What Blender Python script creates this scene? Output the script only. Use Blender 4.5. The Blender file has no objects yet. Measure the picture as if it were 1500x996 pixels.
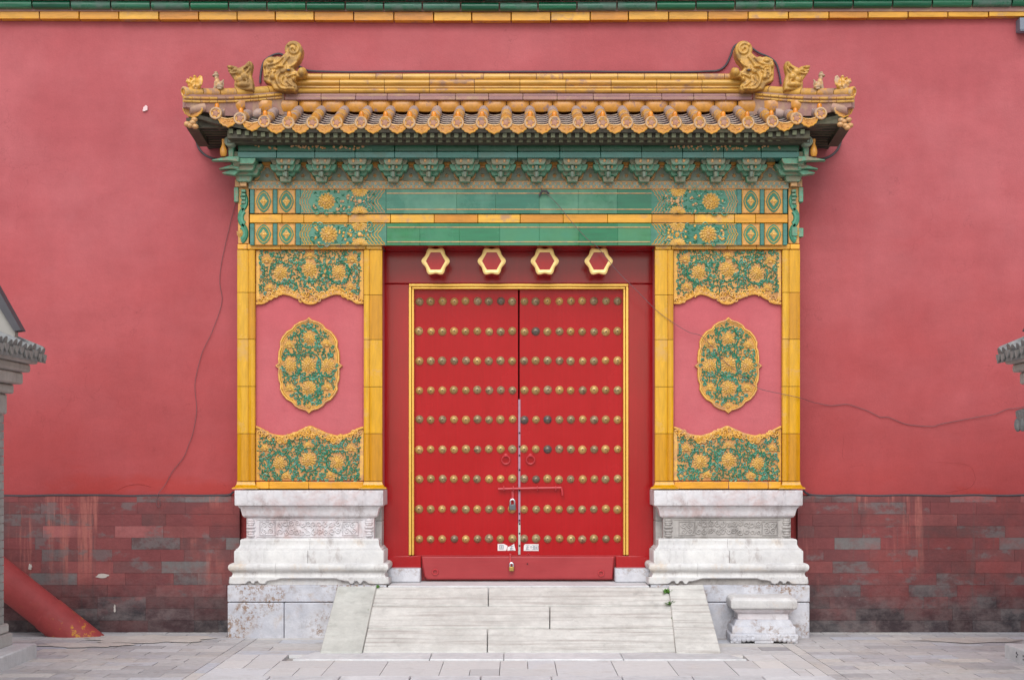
import bpy, bmesh, math, random
from mathutils import Vector, Matrix, noise as mnoise

# ---------------------------------------------------------------- camera, sky, sun, exposure
S = bpy.context.scene
COL = S.collection
F, D, CX, CY, EH = 2100.0, 14.0, 755.0, 680.0, 1.633     # focal length (photo px), camera distance, principal point, eye height
camd = bpy.data.cameras.new("camera")
cam = bpy.data.objects.new("camera", camd)
COL.objects.link(cam)
cam.location = (0, -D, EH)
cam.rotation_euler = (math.radians(90), 0, 0)
camd.sensor_width = 36.0
camd.lens = 36.0 * F / 1500.0
camd.shift_x = (750.0 - CX) / 1500.0
camd.shift_y = (CY - 498.0) / 1500.0
camd.clip_end = 600
S.camera = cam

SUN_EL, SUN_AZ = math.radians(46), math.radians(186)      # azimuth clockwise from +Y: behind the camera
wd = bpy.data.worlds.new("World")
S.world = wd
wd.use_nodes = True
wn = wd.node_tree
bg = wn.nodes["Background"]
sky = wn.nodes.new("ShaderNodeTexSky")
sky.sky_type = 'NISHITA'
sky.sun_disc = False
sky.sun_elevation = SUN_EL
sky.sun_rotation = SUN_AZ
sky.air_density = 1.6
sky.dust_density = 1.2
sky.ozone_density = 1.0
hs = wn.nodes.new("ShaderNodeHueSaturation")
hs.inputs["Saturation"].default_value = 0.5
wn.links.new(sky.outputs[0], hs.inputs["Color"])
wn.links.new(hs.outputs[0], bg.inputs["Color"])
bg.inputs["Strength"].default_value = 0.12
sl = bpy.data.lights.new("sun", 'SUN')
sl.energy = 1.35
sl.angle = math.radians(45)
sl.color = (1.0, 0.99, 0.98)
so = bpy.data.objects.new("sun", sl)
COL.objects.link(so)
sdir = Vector((math.sin(SUN_AZ) * math.cos(SUN_EL), math.cos(SUN_AZ) * math.cos(SUN_EL), math.sin(SUN_EL)))
so.rotation_euler = sdir.to_track_quat('Z', 'Y').to_euler()
so.location = (0, -8, 20)
S.view_settings.view_transform = 'Standard'
S.view_settings.look = 'None'
S.view_settings.gamma = 1
S.view_settings.use_curve_mapping = False
S.view_settings.exposure = 0.68

# ---------------------------------------------------------------- helpers
R = random.Random(7)
PI = math.pi

def px(p, Y): return (p - CX) * (D + Y) / F
def pz(q, Y): return EH + (CY - q) * (D + Y) / F
def W(p, q, Y): return Vector((px(p, Y), Y, pz(q, Y)))
def onz(p, q, z):                      # pixel to the point at height z
    d = (EH - z) * F / (q - CY)
    return Vector(((p - CX) * d / F, d - D, z))
def plane_pt(p, q, p0, n):
    o = Vector((0, -D, EH)); r = Vector(((p - CX) / F, 1, (CY - q) / F))
    t = (p0 - o).dot(n) / r.dot(n)
    return o + r * t

BASE = {}
class MB:
    def __init__(s): s.v = []; s.f = []; s.m = []; s.sm = []
    def add(s, vs, fs, mi=0, smooth=True):
        o = len(s.v); s.v += [tuple(x) for x in vs]
        for f in fs: s.f.append([i + o for i in f]); s.m.append(mi); s.sm.append(smooth)
    def box(s, x0, x1, y0, y1, z0, z1, mi=0):
        x0, x1 = min(x0, x1), max(x0, x1); y0, y1 = min(y0, y1), max(y0, y1); z0, z1 = min(z0, z1), max(z0, z1)
        v = [(x0,y0,z0),(x1,y0,z0),(x1,y1,z0),(x0,y1,z0),(x0,y0,z1),(x1,y0,z1),(x1,y1,z1),(x0,y1,z1)]
        s.add(v, [(0,3,2,1),(4,5,6,7),(0,1,5,4),(1,2,6,5),(2,3,7,6),(3,0,4,7)], mi)
    def hexa(s, b, t, mi=0):           # four bottom points, four top points, both counter-clockwise from above
        s.add(list(b) + list(t), [(0,3,2,1),(4,5,6,7),(0,1,5,4),(1,2,6,5),(2,3,7,6),(3,0,4,7)], mi)
    def prism(s, pts, y0, y1, mi=0, ch=0.0):   # outline in x,z; y0 front, y1 back; ch = chamfer of the front edge
        n = len(pts)
        A = sum(pts[i][0]*pts[(i+1)%n][1] - pts[(i+1)%n][0]*pts[i][1] for i in range(n))
        if A < 0: pts = pts[::-1]
        rings = []
        if ch > 0:
            ins = []
            for i in range(n):
                a, b, c = Vector(pts[i-1]), Vector(pts[i]), Vector(pts[(i+1)%n])
                d1 = (b-a); d2 = (c-b)
                n1 = Vector((-d1.y, d1.x)); n2 = Vector((-d2.y, d2.x))
                m = n1.normalized() + n2.normalized() if n1.length > 1e-9 and n2.length > 1e-9 else n1 + n2
                if m.length < 1e-6: m = n1
                ins.append(b + m.normalized() * ch)
            rings.append([(p[0], y0, p[1]) for p in ins]); rings.append([(p[0], y0 + ch, p[1]) for p in pts])
        else: rings.append([(p[0], y0, p[1]) for p in pts])
        rings.append([(p[0], y1, p[1]) for p in pts])
        vs = [q for r in rings for q in r]; fs = [list(range(n))]
        for k in range(len(rings)-1):
            for i in range(n):
                j = (i+1) % n
                fs.append((k*n+i, (k+1)*n+i, (k+1)*n+j, k*n+j))
        fs.append([(len(rings)-1)*n + i for i in range(n)][::-1])
        s.add(vs, fs, mi)
    def tube(s, pts, r, seg=6, closed=False, mi=0, cap=True, flat=1.0):
        pts = [Vector(p) for p in pts]; n = len(pts)
        rs = r if isinstance(r, (list, tuple)) else [r] * n
        vs = []; up = None
        for i in range(n):
            if closed: t = pts[(i+1) % n] - pts[i-1]
            else: t = pts[min(i+1, n-1)] - pts[max(i-1, 0)]
            if t.length < 1e-9: t = Vector((0,0,1))
            t.normalize()
            if up is None:
                up = Vector((0,-1,0)) if abs(t.y) < 0.9 else Vector((1,0,0))
            up = up - t * up.dot(t)
            if up.length < 1e-6: up = t.orthogonal()
            up.normalize(); sd = t.cross(up)
            for k in range(seg):
                a = 2*PI*k/seg
                vs.append(pts[i] + sd * math.cos(a) * rs[i] + up * math.sin(a) * rs[i] * flat)
        fs = []
        for i in range(n if closed else n-1):
            j = (i+1) % n
            for k in range(seg):
                l = (k+1) % seg
                fs.append((i*seg+k, i*seg+l, j*seg+l, j*seg+k))
        if not closed and cap:
            fs.append([k for k in range(seg)][::-1]); fs.append([(n-1)*seg + k for k in range(seg)])
        s.add(vs, fs, mi)
    def lathe(s, prof, c, ax='y', seg=12, mi=0):   # prof: (radius, distance along the axis); 'y' points at the viewer (-Y)
        c = Vector(c); vs = []
        for r, h in prof:
            for k in range(seg):
                a = 2*PI*k/seg
                if ax == 'y': vs.append(c + Vector((r*math.cos(a), -h, r*math.sin(a))))
                elif ax == 'z': vs.append(c + Vector((r*math.cos(a), r*math.sin(a), h)))
                else: vs.append(c + Vector((h, r*math.cos(a), r*math.sin(a))))
        fs = []; n = len(prof)
        for i in range(n-1):
            for k in range(seg):
                l = (k+1) % seg
                fs.append((i*seg+k, i*seg+l, (i+1)*seg+l, (i+1)*seg+k))
        fs.append(list(range(seg))[::-1]); fs.append([(n-1)*seg+k for k in range(seg)])
        s.add(vs, fs, mi)
    def ell(s, c, r, rot=None, seg=8, rings=5, mi=0):
        c = Vector(c); vs = []; fs = []
        for i in range(rings+1):
            th = PI*i/rings
            for k in range(seg):
                a = 2*PI*k/seg
                p = Vector((r[0]*math.sin(th)*math.cos(a), r[1]*math.sin(th)*math.sin(a), r[2]*math.cos(th)))
                if rot is not None: p = rot @ p
                vs.append(c + p)
        for i in range(rings):
            for k in range(seg):
                l = (k+1) % seg
                if i == 0: fs.append((k, (i+1)*seg+k, (i+1)*seg+l))
                elif i == rings-1: fs.append((i*seg+k, (i+1)*seg+k, i*seg+l))
                else: fs.append((i*seg+k, (i+1)*seg+k, (i+1)*seg+l, i*seg+l))
        s.add(vs, fs, mi)
    def petal(s, x, z, y, ang, L, w, h, mi=0):     # a raised rounded petal lying in the x,z plane, base at x,z, pointing along ang
        ca, sa = math.cos(ang), math.sin(ang)
        def q(u, v, d): return (x + ca*u*L - sa*v*w, y - d, z + sa*u*L + ca*v*w)
        vs = [q(0,0,0), q(.35,-.42,0), q(.75,-.42,0), q(1,0,0), q(.75,.42,0), q(.35,.42,0), q(.62,0,h), q(.2,0,h*.6)]
        s.add(vs, [(0,7,5),(0,1,7),(1,2,6,7),(7,6,4,5),(2,3,6),(6,3,4)], mi)
    def block(s, xl, xr, yf, yb, prof, mi=0, xj=None):
        if xj is not None:                # two stones meeting at a vertical joint
            for a in (0, 1):
                vs = []; n = len(prof)
                for o, z in prof: vs += [(xl-o, yb, z), (xl-o, yf-o, z), (xj-.001, yf-o, z), (xj-.001, yb, z)] if a == 0 else [(xj+.001, yb, z), (xj+.001, yf-o, z), (xr+o, yf-o, z), (xr+o, yb, z)]
                s.add(vs, [(i*4+k, i*4+(k+1) % 4, (i+1)*4+(k+1) % 4, (i+1)*4+k) for i in range(n-1) for k in range(4)] + [(3,2,1,0), tuple((n-1)*4+k for k in range(4))], mi)
            return      # moulded block: (outset, z) rings round three sides
        vs = []
        for o, z in prof: vs += [(xl-o, yb, z), (xl-o, yf-o, z), (xr+o, yf-o, z), (xr+o, yb, z)]
        fs = []; n = len(prof)
        up = prof[-1][1] > prof[0][1]
        for i in range(n-1):
            for k in range(4):
                l = (k+1) % 4
                f = (i*4+k, i*4+l, (i+1)*4+l, (i+1)*4+k)
                fs.append(f if up else f[::-1])
        fs.append((3,2,1,0) if up else (0,1,2,3)); q = (n-1)*4
        fs.append((q,q+1,q+2,q+3) if up else (q+3,q+2,q+1,q))
        s.add(vs, fs, mi)
    def mesh(s, name, mats, off=(0,0,0), ang=35):
        me = bpy.data.meshes.new(name)
        o = Vector(off)
        me.from_pydata([Vector(v) - o for v in s.v], [], s.f)
        for m in (mats if isinstance(mats, (list, tuple)) else [mats]): me.materials.append(m)
        me.polygons.foreach_set("material_index", s.m)
        me.polygons.foreach_set("use_smooth", s.sm)
        me.update()
        bm = bmesh.new(); bm.from_mesh(me); bmesh.ops.recalc_face_normals(bm, faces=bm.faces); bm.to_mesh(me); bm.free()
        me.set_sharp_from_angle(angle=math.radians(ang))
        return me
    def obj(s, name, mats, parent=None, bevel=0, ang=35, off=None, seg=2):
        if off is None: off = base_of(parent)
        o = bpy.data.objects.new(name, s.mesh(name, mats, off, ang))
        COL.objects.link(o)
        if parent is not None: o.parent = parent
        else: o.location = off
        if bevel:
            b = o.modifiers.new("bevel", 'BEVEL'); b.width = bevel; b.segments = seg; b.limit_method = 'ANGLE'; b.angle_limit = math.radians(40)
        return o

def base_of(p):
    while p is not None:
        if p.name in BASE: return BASE[p.name]
        p = p.parent
    return Vector((0,0,0))

def thing(name, label, cat, loc, group=None):
    o = bpy.data.objects.new(name, None); COL.objects.link(o)
    o.empty_display_size = 0.1
    o.location = loc; BASE[o.name] = Vector(loc)
    return tag(o, label, cat, group)
def tag(o, label, cat, group=None):
    o["label"] = label; o["category"] = cat
    if group: o["group"] = group
    return o
def kind(o, k="structure"): o["kind"] = k; return o

def solid(mb, voxel, name, mats, parent=None, off=None, smooth_it=0, ang=60):     # melt overlapping lumps into one continuous surface
    me = mb.mesh(name + "_tmp", mats)
    t = bpy.data.objects.new("tmp", me); COL.objects.link(t)
    m = t.modifiers.new("r", 'REMESH'); m.mode = 'VOXEL'; m.voxel_size = voxel; m.use_smooth_shade = True
    if smooth_it:
        q = t.modifiers.new("s", 'SMOOTH'); q.iterations = smooth_it; q.factor = 0.5
    dg = bpy.context.evaluated_depsgraph_get()
    me2 = bpy.data.meshes.new_from_object(t.evaluated_get(dg))
    bpy.data.objects.remove(t); bpy.data.meshes.remove(me)
    me2.name = name
    if off is None: off = base_of(parent)
    me2.transform(Matrix.Translation(-Vector(off)))
    o = bpy.data.objects.new(name, me2); COL.objects.link(o)
    if parent is not None: o.parent = parent
    else: o.location = off
    me2.set_sharp_from_angle(angle=math.radians(ang))
    return o

def smoothline(pts, n=6, closed=False):           # Catmull-Rom
    pts = [Vector(p) for p in pts]; out = []; N = len(pts)
    for i in range(N if closed else N-1):
        if closed: a, b, c, d = pts[i-1], pts[i], pts[(i+1)%N], pts[(i+2)%N]
        else: a, b, c, d = pts[max(i-1,0)], pts[i], pts[i+1], pts[min(i+2,N-1)]
        for k in range(n):
            t = k/n
            out.append(0.5*((2*b) + (c-a)*t + (2*a-5*b+4*c-d)*t*t + (3*b-a-3*c+d)*t*t*t))
    if not closed: out.append(pts[-1])
    return out

# ---------------------------------------------------------------- materials
def srgb(r, g, b):
    f = lambda c: (c/255/12.92) if c/255 <= .04045 else ((c/255+.055)/1.055)**2.4
    return (f(r), f(g), f(b), 1)
class NT:
    def __init__(s, name):
        s.mat = bpy.data.materials.new(name); s.mat.use_nodes = True
        s.t = s.mat.node_tree; s.b = s.t.nodes["Principled BSDF"]
        s.tc = s.t.nodes.new("ShaderNodeTexCoord")
    def n(s, typ): return s.t.nodes.new(typ)
    def l(s, a, b): s.t.links.new(a, b)
    def val(s, sock, v):
        if hasattr(v, "is_output"): s.l(v, sock)
        else: sock.default_value = v
    def coord(s, scale=(1,1,1), loc=(0,0,0)):
        m = s.n("ShaderNodeMapping"); s.l(s.tc.outputs["Object"], m.inputs[0])
        m.inputs["Scale"].default_value = scale; m.inputs["Location"].default_value = loc
        return m.outputs[0]
    def mapadd(s, k):                  # coordinates pushed about by noise
        q = s.n("ShaderNodeTexNoise"); q.inputs["Scale"].default_value = 1.4; q.inputs["Detail"].default_value = 6; s.l(s.tc.outputs["Object"], q.inputs["Vector"])
        v = s.n("ShaderNodeVectorMath"); v.operation = 'MULTIPLY_ADD'; s.l(q.outputs["Color"], v.inputs[0]); v.inputs[1].default_value = (k, k, k); s.l(s.tc.outputs["Object"], v.inputs[2])
        return v.outputs[0]
    def noise(s, scale, detail=4, rough=.55, vec=None, dist=0):
        q = s.n("ShaderNodeTexNoise"); q.inputs["Scale"].default_value = scale; q.inputs["Detail"].default_value = detail
        q.inputs["Roughness"].default_value = rough; q.inputs["Distortion"].default_value = dist
        s.l(vec if vec is not None else s.tc.outputs["Object"], q.inputs["Vector"])
        return q.outputs["Fac"]
    def vor(s, scale, vec=None, feat='F1'):
        q = s.n("ShaderNodeTexVoronoi"); q.feature = feat; q.inputs["Scale"].default_value = scale
        s.l(vec if vec is not None else s.tc.outputs["Object"], q.inputs["Vector"])
        return q.outputs["Distance"]
    def ramp(s, fac, stops, interp='LINEAR'):
        q = s.n("ShaderNodeValToRGB"); q.color_ramp.interpolation = interp
        e = q.color_ramp.elements
        while len(e) < len(stops): e.new(0.5)
        for i, (p, c) in enumerate(stops):
            e[i].position = p; e[i].color = c if len(c) == 4 else (*c, 1)
        s.l(fac, q.inputs[0]); return q.outputs[0]
    def step(s, fac, a, b):
        q = s.n("ShaderNodeMapRange"); q.interpolation_type = 'SMOOTHSTEP'
        s.l(fac, q.inputs[0]); q.inputs[1].default_value = a; q.inputs[2].default_value = b
        return q.outputs[0]
    def rng(s, fac, a, b, c, d):
        q = s.n("ShaderNodeMapRange"); s.l(fac, q.inputs[0])
        for i, v in enumerate((a,b,c,d)): q.inputs[i+1].default_value = v
        return q.outputs[0]
    def mix(s, f, a, b, bt='MIX'):
        q = s.n("ShaderNodeMix"); q.data_type = 'RGBA'; q.blend_type = bt; q.clamp_factor = True
        s.val(q.inputs[0], f); s.val(q.inputs[6], a); s.val(q.inputs[7], b); return q.outputs[2]
    def math(s, op, a, b=0.0):
        q = s.n("ShaderNodeMath"); q.operation = op; s.val(q.inputs[0], a); s.val(q.inputs[1], b); return q.outputs[0]
    def mul(s, c, f):                  # colour times a number socket
        q = s.n("ShaderNodeMix"); q.data_type = 'RGBA'; q.blend_type = 'MULTIPLY'; q.inputs[0].default_value = 1
        s.val(q.inputs[6], c); s.l(f, q.inputs[7]); return q.outputs[2]
    def island(s): return s.n("ShaderNodeNewGeometry").outputs["Random Per Island"]
    def objrand(s): return s.n("ShaderNodeObjectInfo").outputs["Random"]
    def sep(s, vec=None):
        q = s.n("ShaderNodeSeparateXYZ"); s.l(vec if vec is not None else s.tc.outputs["Object"], q.inputs[0]); return q.outputs
    def worldpos(s): return s.sep(s.n("ShaderNodeNewGeometry").outputs["Position"])
    def bump(s, h, strength=.3, dist=.01):
        q = s.n("ShaderNodeBump"); q.inputs["Strength"].default_value = strength; q.inputs["Distance"].default_value = dist
        s.l(h, q.inputs["Height"]); s.l(q.outputs[0], s.b.inputs["Normal"])
    def done(s, c, rough=.5, metal=0, spec=.5, coat=0):
        s.val(s.b.inputs["Base Color"], c); s.val(s.b.inputs["Roughness"], rough)
        s.b.inputs["Metallic"].default_value = metal; s.b.inputs["Specular IOR Level"].default_value = spec
        s.b.inputs["Coat Weight"].default_value = coat; s.b.inputs["Coat Roughness"].default_value = .12
        return s.mat

def glaze(name, stops, rough=.22, worn=None, amt=.5, streak=(6,6,6), var=.3, wscale=14, bump=.12, soft=.08):
    t = NT(name)
    r = t.island()
    c = t.ramp(r, stops)
    nz = t.noise(3, 4, .6, t.coord(streak))
    c = t.mul(c, t.rng(nz, .25, .75, 1-var, 1+var))
    ro = t.rng(nz, 0, 1, rough*.8, rough*1.5)
    if worn:
        w = t.math('ADD', t.noise(wscale, 6, .65), t.rng(r, 0, 1, -.16, .16))
        f = t.step(w, 1-amt-soft, 1-amt+soft)
        wc = t.mix(t.noise(wscale*1.7, 3), worn[0], worn[1])
        c = t.mix(f, c, wc)
        ro = t.mix(f, ro, (.75,.75,.75,1))
    t.bump(t.noise(30, 4, .6), bump, .004)
    return t.done(c, ro)

YEL = [(0, srgb(196,122,22)), (.4, srgb(214,150,34)), (.75, srgb(224,166,50)), (1, srgb(205,135,40))]
M = {}
M['column'] = glaze("yellow_column_glaze", [(0, srgb(186,126,8)), (.5, srgb(202,146,10)), (1, srgb(206,154,34))], .2, (srgb(205,160,84), srgb(190,140,70)), .3, (14,14,1.6), .2, 5)
M['yellow'] = glaze("yellow_tile_glaze", YEL, .25, (srgb(196,150,100), srgb(176,130,106)), .36, (2,8,10), .22, 7)
M['ridge'] = glaze("ridge_tile_glaze", [(0, srgb(190,140,62)), (.5, srgb(200,156,76)), (1, srgb(196,142,70))], .3, (srgb(172,134,96), srgb(146,110,102)), .36, (2,8,10), .25, 9)
M['roof'] = glaze("weathered_roof_glaze", [(0, srgb(190,128,42)), (.4, srgb(202,150,74)), (1, srgb(186,134,70))], .26, (srgb(112,90,98), srgb(190,164,146)), .5, (8,8,8), .3, 10)
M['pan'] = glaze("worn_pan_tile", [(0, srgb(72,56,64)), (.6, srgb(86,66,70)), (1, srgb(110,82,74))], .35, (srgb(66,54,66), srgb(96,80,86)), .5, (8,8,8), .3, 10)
M['disc'] = glaze("tile_end_glaze", [(0, srgb(200,142,52)), (.5, srgb(206,156,70)), (1, srgb(194,130,52))], .26, (srgb(206,176,134), srgb(156,120,106)), .44, (8,8,8), .25, 14)
M['filler'] = glaze('orange_filler_glaze', [(0, srgb(176,112,34)), (.5, srgb(192,130,46)), (1, srgb(186,126,54))], .28, (srgb(150,116,98), srgb(126,98,102)), .36, (8,8,8), .25, 12)
M['discin'] = glaze('dull_pink_relief', [(0, srgb(176,118,84)), (.5, srgb(160,112,92)), (1, srgb(190,136,96))], .45, (srgb(140,108,100), srgb(180,140,112)), .45, (8,8,8), .25, 18)
M['lip'] = glaze('pale_tile_lip', [(0, srgb(150,132,124)), (.5, srgb(176,158,146)), (1, srgb(186,160,130))], .4, (srgb(130,108,110), srgb(170,140,110)), .4, (8,8,8), .2, 14)
M['nail'] = glaze("orange_nail_glaze", [(0, srgb(214,134,20)), (1, srgb(205,120,16))], .2, None, 0)
M['purple'] = glaze("bare_clay_course", [(0, srgb(142,106,108)), (1, srgb(166,124,110))], .6, (srgb(196,160,120), srgb(128,98,104)), .42, (2,8,8), .2, 9)
M['beast'] = glaze("ochre_beast_glaze", [(0, srgb(184,138,62)), (1, srgb(196,150,74))], .36, (srgb(160,124,64), srgb(140,106,70)), .44, (9,9,9), .25, 12)
M['ochre'] = glaze("ochre_relief_glaze", [(0, srgb(200,142,52)), (.5, srgb(214,160,66)), (1, srgb(220,172,92))], .32, (srgb(196,150,106), srgb(178,128,84)), .4, (9,9,9), .25, 12)
M['ochre_bg'] = glaze("ochre_ground_glaze", [(0, srgb(190,132,62)), (1, srgb(204,148,76))], .35, (srgb(186,136,80), srgb(176,122,76)), .40, (9,9,9), .25, 12)
M['flower'] = glaze("flower_glaze", [(0, srgb(200,150,64)), (.5, srgb(212,168,84)), (1, srgb(218,180,110))], .34, (srgb(200,160,104), srgb(186,142,90)), .42, (9,9,9), .25, 16)
M['vine'] = glaze("green_vine_glaze", [(0, srgb(36,108,78)), (.4, srgb(54,128,98)), (.8, srgb(78,140,116)), (1, srgb(72,124,116))], .25, (srgb(140,150,140), srgb(120,130,126)), .26, (9,9,9), .3, 18)
M['green'] = glaze("green_beam_glaze", [(0, srgb(18,98,66)), (.3, srgb(34,106,84)), (.55, srgb(46,110,92)), (.8, srgb(24,104,62)), (1, srgb(42,112,98))], .2, (srgb(108,148,110), srgb(90,140,128)), .42, (1.2,6,12), .22, 3, soft=.2)
M['green2'] = glaze("green_lower_beam_glaze", [(0, srgb(14,104,66)), (.35, srgb(30,112,74)), (.6, srgb(22,110,60)), (.8, srgb(48,116,70)), (1, srgb(26,116,96))], .2, (srgb(84,130,80), srgb(60,130,108)), .38, (1.2,6,12), .22, 3, soft=.2)
M['greendk'] = glaze("dark_green_glaze", [(0, srgb(20,80,54)), (1, srgb(36,94,70))], .25, (srgb(70,112,92), srgb(60,100,90)), .36, (2,8,10), .3, 5)
M['coping'] = glaze("green_coping_glaze", [(0, srgb(20,84,60)), (.5, srgb(38,112,78)), (1, srgb(66,108,92))], .22, (srgb(84,112,98), srgb(96,120,110)), .36, (1.5,8,10), .3, 5)
M['teal'] = glaze("teal_board_glaze", [(0, srgb(46,108,96)), (1, srgb(70,120,112))], .25, (srgb(96,130,120), srgb(110,132,120)), .36, (2,8,10), .25, 5)
M['bracket'] = glaze("green_bracket_glaze", [(0, srgb(70,126,98)), (.5, srgb(88,142,114)), (1, srgb(104,140,120))], .36, (srgb(146,136,110), srgb(126,128,110)), .44, (8,8,8), .3, 14)
M['frieze'] = glaze("grey_green_frieze", [(0, srgb(112,128,116)), (1, srgb(126,134,120))], .45, (srgb(84,126,114), srgb(154,138,108)), .46, (8,8,8), .3, 22)
M['rust'] = glaze("ochre_rust_glaze", [(0, srgb(190,142,92)), (1, srgb(202,156,104))], .4, (srgb(170,136,112), srgb(156,138,112)), .4, (8,8,8), .25, 16)
M['orange'] = glaze("orange_board_glaze", [(0, srgb(190,128,44)), (1, srgb(200,138,52))], .35, None, 0)
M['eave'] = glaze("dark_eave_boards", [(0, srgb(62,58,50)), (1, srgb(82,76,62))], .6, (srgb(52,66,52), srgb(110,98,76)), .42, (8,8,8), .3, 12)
M['rafter'] = glaze("pale_rafter_ends", [(0, srgb(120,112,84)), (.5, srgb(96,104,80)), (1, srgb(140,128,98))], .5, None, 0)
M['clay'] = glaze("grey_roof_tile", [(0, srgb(104,106,108)), (.5, srgb(126,126,126)), (1, srgb(146,142,138))], .8, (srgb(88,90,94), srgb(168,164,156)), .45, (8,8,8), .3, 14)

def plaster(name, a, b, low, zlow, streak=.10):
    t = NT(name)
    p = t.worldpos()
    n1 = t.noise(.8, 6, .62); n2 = t.noise(5, 5, .65, t.coord((1,1,.35))); n3 = t.noise(60, 3, .6); n4 = t.noise(2.2, 6, .68, t.coord((.6,1,1.5), (4,1,2)))
    c = t.mix(t.step(n1, .36, .64), a, b)
    if low:
        z = t.math('ADD', p[2], t.math('MULTIPLY', t.math('SUBTRACT', t.noise(1.2, 6, .65, t.coord((.7,1,1.3))), .5), 2.6))
        c = t.mix(t.math('MULTIPLY', t.rng(z, zlow[0], zlow[1], 1, 0), .85), c, low)
        pt = t.math('MULTIPLY', t.step(t.noise(1.0, 5, .6, t.coord((.5,1,1.6), (7,1,5))), .54, .64), t.rng(p[2], 1.3, 2.1, 1, 0))
        c = t.mix(t.math('MULTIPLY', pt, .55), c, srgb(166,52,44))
    c = t.mul(c, t.rng(n2, .3, .7, 1-streak, 1+streak))
    c = t.mul(c, t.rng(n4, .3, .7, .93, 1.06))
    c = t.mul(c, t.rng(n3, .2, .8, .96, 1.04))
    cr = t.vor(1.3, t.mapadd(2.0), 'DISTANCE_TO_EDGE') if low else None
    if cr is not None: c = t.mul(c, t.rng(t.math('ADD', cr, t.rng(t.noise(.9, 3), .42, .56, .05, 0)), 0, .006, .82, 1))
    t.bump(t.math('ADD', t.noise(5, 6, .65), t.math('MULTIPLY', n3, .25)), .3, .02)
    return t.done(c, .85, spec=.3)
M['plaster'] = plaster("red_wall_plaster", srgb(167,82,86), srgb(174,92,96), srgb(157,60,58), (1.1, 4.4), .05)
M['patch'] = plaster("repair_plaster", srgb(156,76,77), srgb(162,80,80), srgb(154,64,62), (1.1, 3.6), .05)
M['panelred'] = plaster("pink_panel_plaster", srgb(180,88,94), srgb(186,97,102), None, None, .05)

def brick():
    t = NT("painted_brick")
    p = t.worldpos()
    r = t.island()
    c = t.ramp(r, [(0, srgb(110,62,63)), (.16, srgb(122,64,65)), (.30, srgb(102,64,64)), (.42, srgb(134,74,73)), (.52, srgb(112,72,72)), (.66, srgb(116,62,63)), (.78, srgb(150,88,87)), (.83, srgb(112,106,105)), (.90, srgb(94,68,68))], 'CONSTANT')
    c = t.mix(t.math('MULTIPLY', t.step(t.noise(3.6, 6, .72), .40, .60), .55), c, srgb(122,66,65))
    c = t.mix(t.math('MULTIPLY', t.step(t.noise(1.1, 5, .65, t.coord((1,1,1.5), (3,3,3))), .46, .62), .6), c, srgb(138,66,64))
    c = t.mul(c, t.rng(t.noise(1.3, 5, .6), .3, .7, .78, 1.18))
    st = t.noise(6, 5, .75, t.coord((1,1,.05)))
    c = t.mix(t.math('MULTIPLY', t.step(st, .51, .64), t.math('MULTIPLY', t.step(t.noise(1.2, 4), .38, .54), t.rng(p[2], .3, .8, 0, .7))), c, srgb(172,104,94))
    st2 = t.noise(8, 5, .75, t.coord((1,1,.05), (3,1,7)))
    c = t.mix(t.math('MULTIPLY', t.step(st2, .55, .7), .6), c, srgb(96,74,73))
    g = t.math('ADD', t.noise(2.2, 6, .7, t.coord((1,1,1.6), (9,0,3))), t.rng(r, 0, 1, -.10, .10))
    c = t.mix(t.math('MULTIPLY', t.step(g, .545, .64), .64), c, srgb(106,100,100))
    z = t.math('ADD', p[2], t.math('MULTIPLY', t.math('SUBTRACT', t.noise(2.2, 6, .7), .5), .8))
    lo = t.rng(z, .18, .62, 1, 0)
    dk = t.mix(t.step(t.noise(5, 7, .75, t.coord((1,1,1.5))), .36, .64), srgb(44,42,46), srgb(92,84,84))
    dk = t.mul(dk, t.rng(r, 0, 1, .72, 1.25))
    c = t.mix(t.math('MULTIPLY', lo, t.rng(t.math('FRACT', t.math('MULTIPLY', r, 7.3)), 0, 1, .68, .98)), c, dk)
    ef = t.math('MULTIPLY', t.step(t.noise(7, 6, .75, t.coord((1,1,1.5), (2,2,2))), .64, .72), t.rng(p[2], 0, .8, 1, 0))
    c = t.mix(t.math('MULTIPLY', ef, .6), c, srgb(196,188,186))
    c = t.mul(c, t.rng(t.noise(30, 5, .7), .25, .75, .88, 1.12))
    t.bump(t.math('ADD', t.noise(24, 6, .7), t.noise(5, 3)), .35, .012)
    return t.done(c, .72, spec=.3)
M['brick'] = brick()

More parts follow.
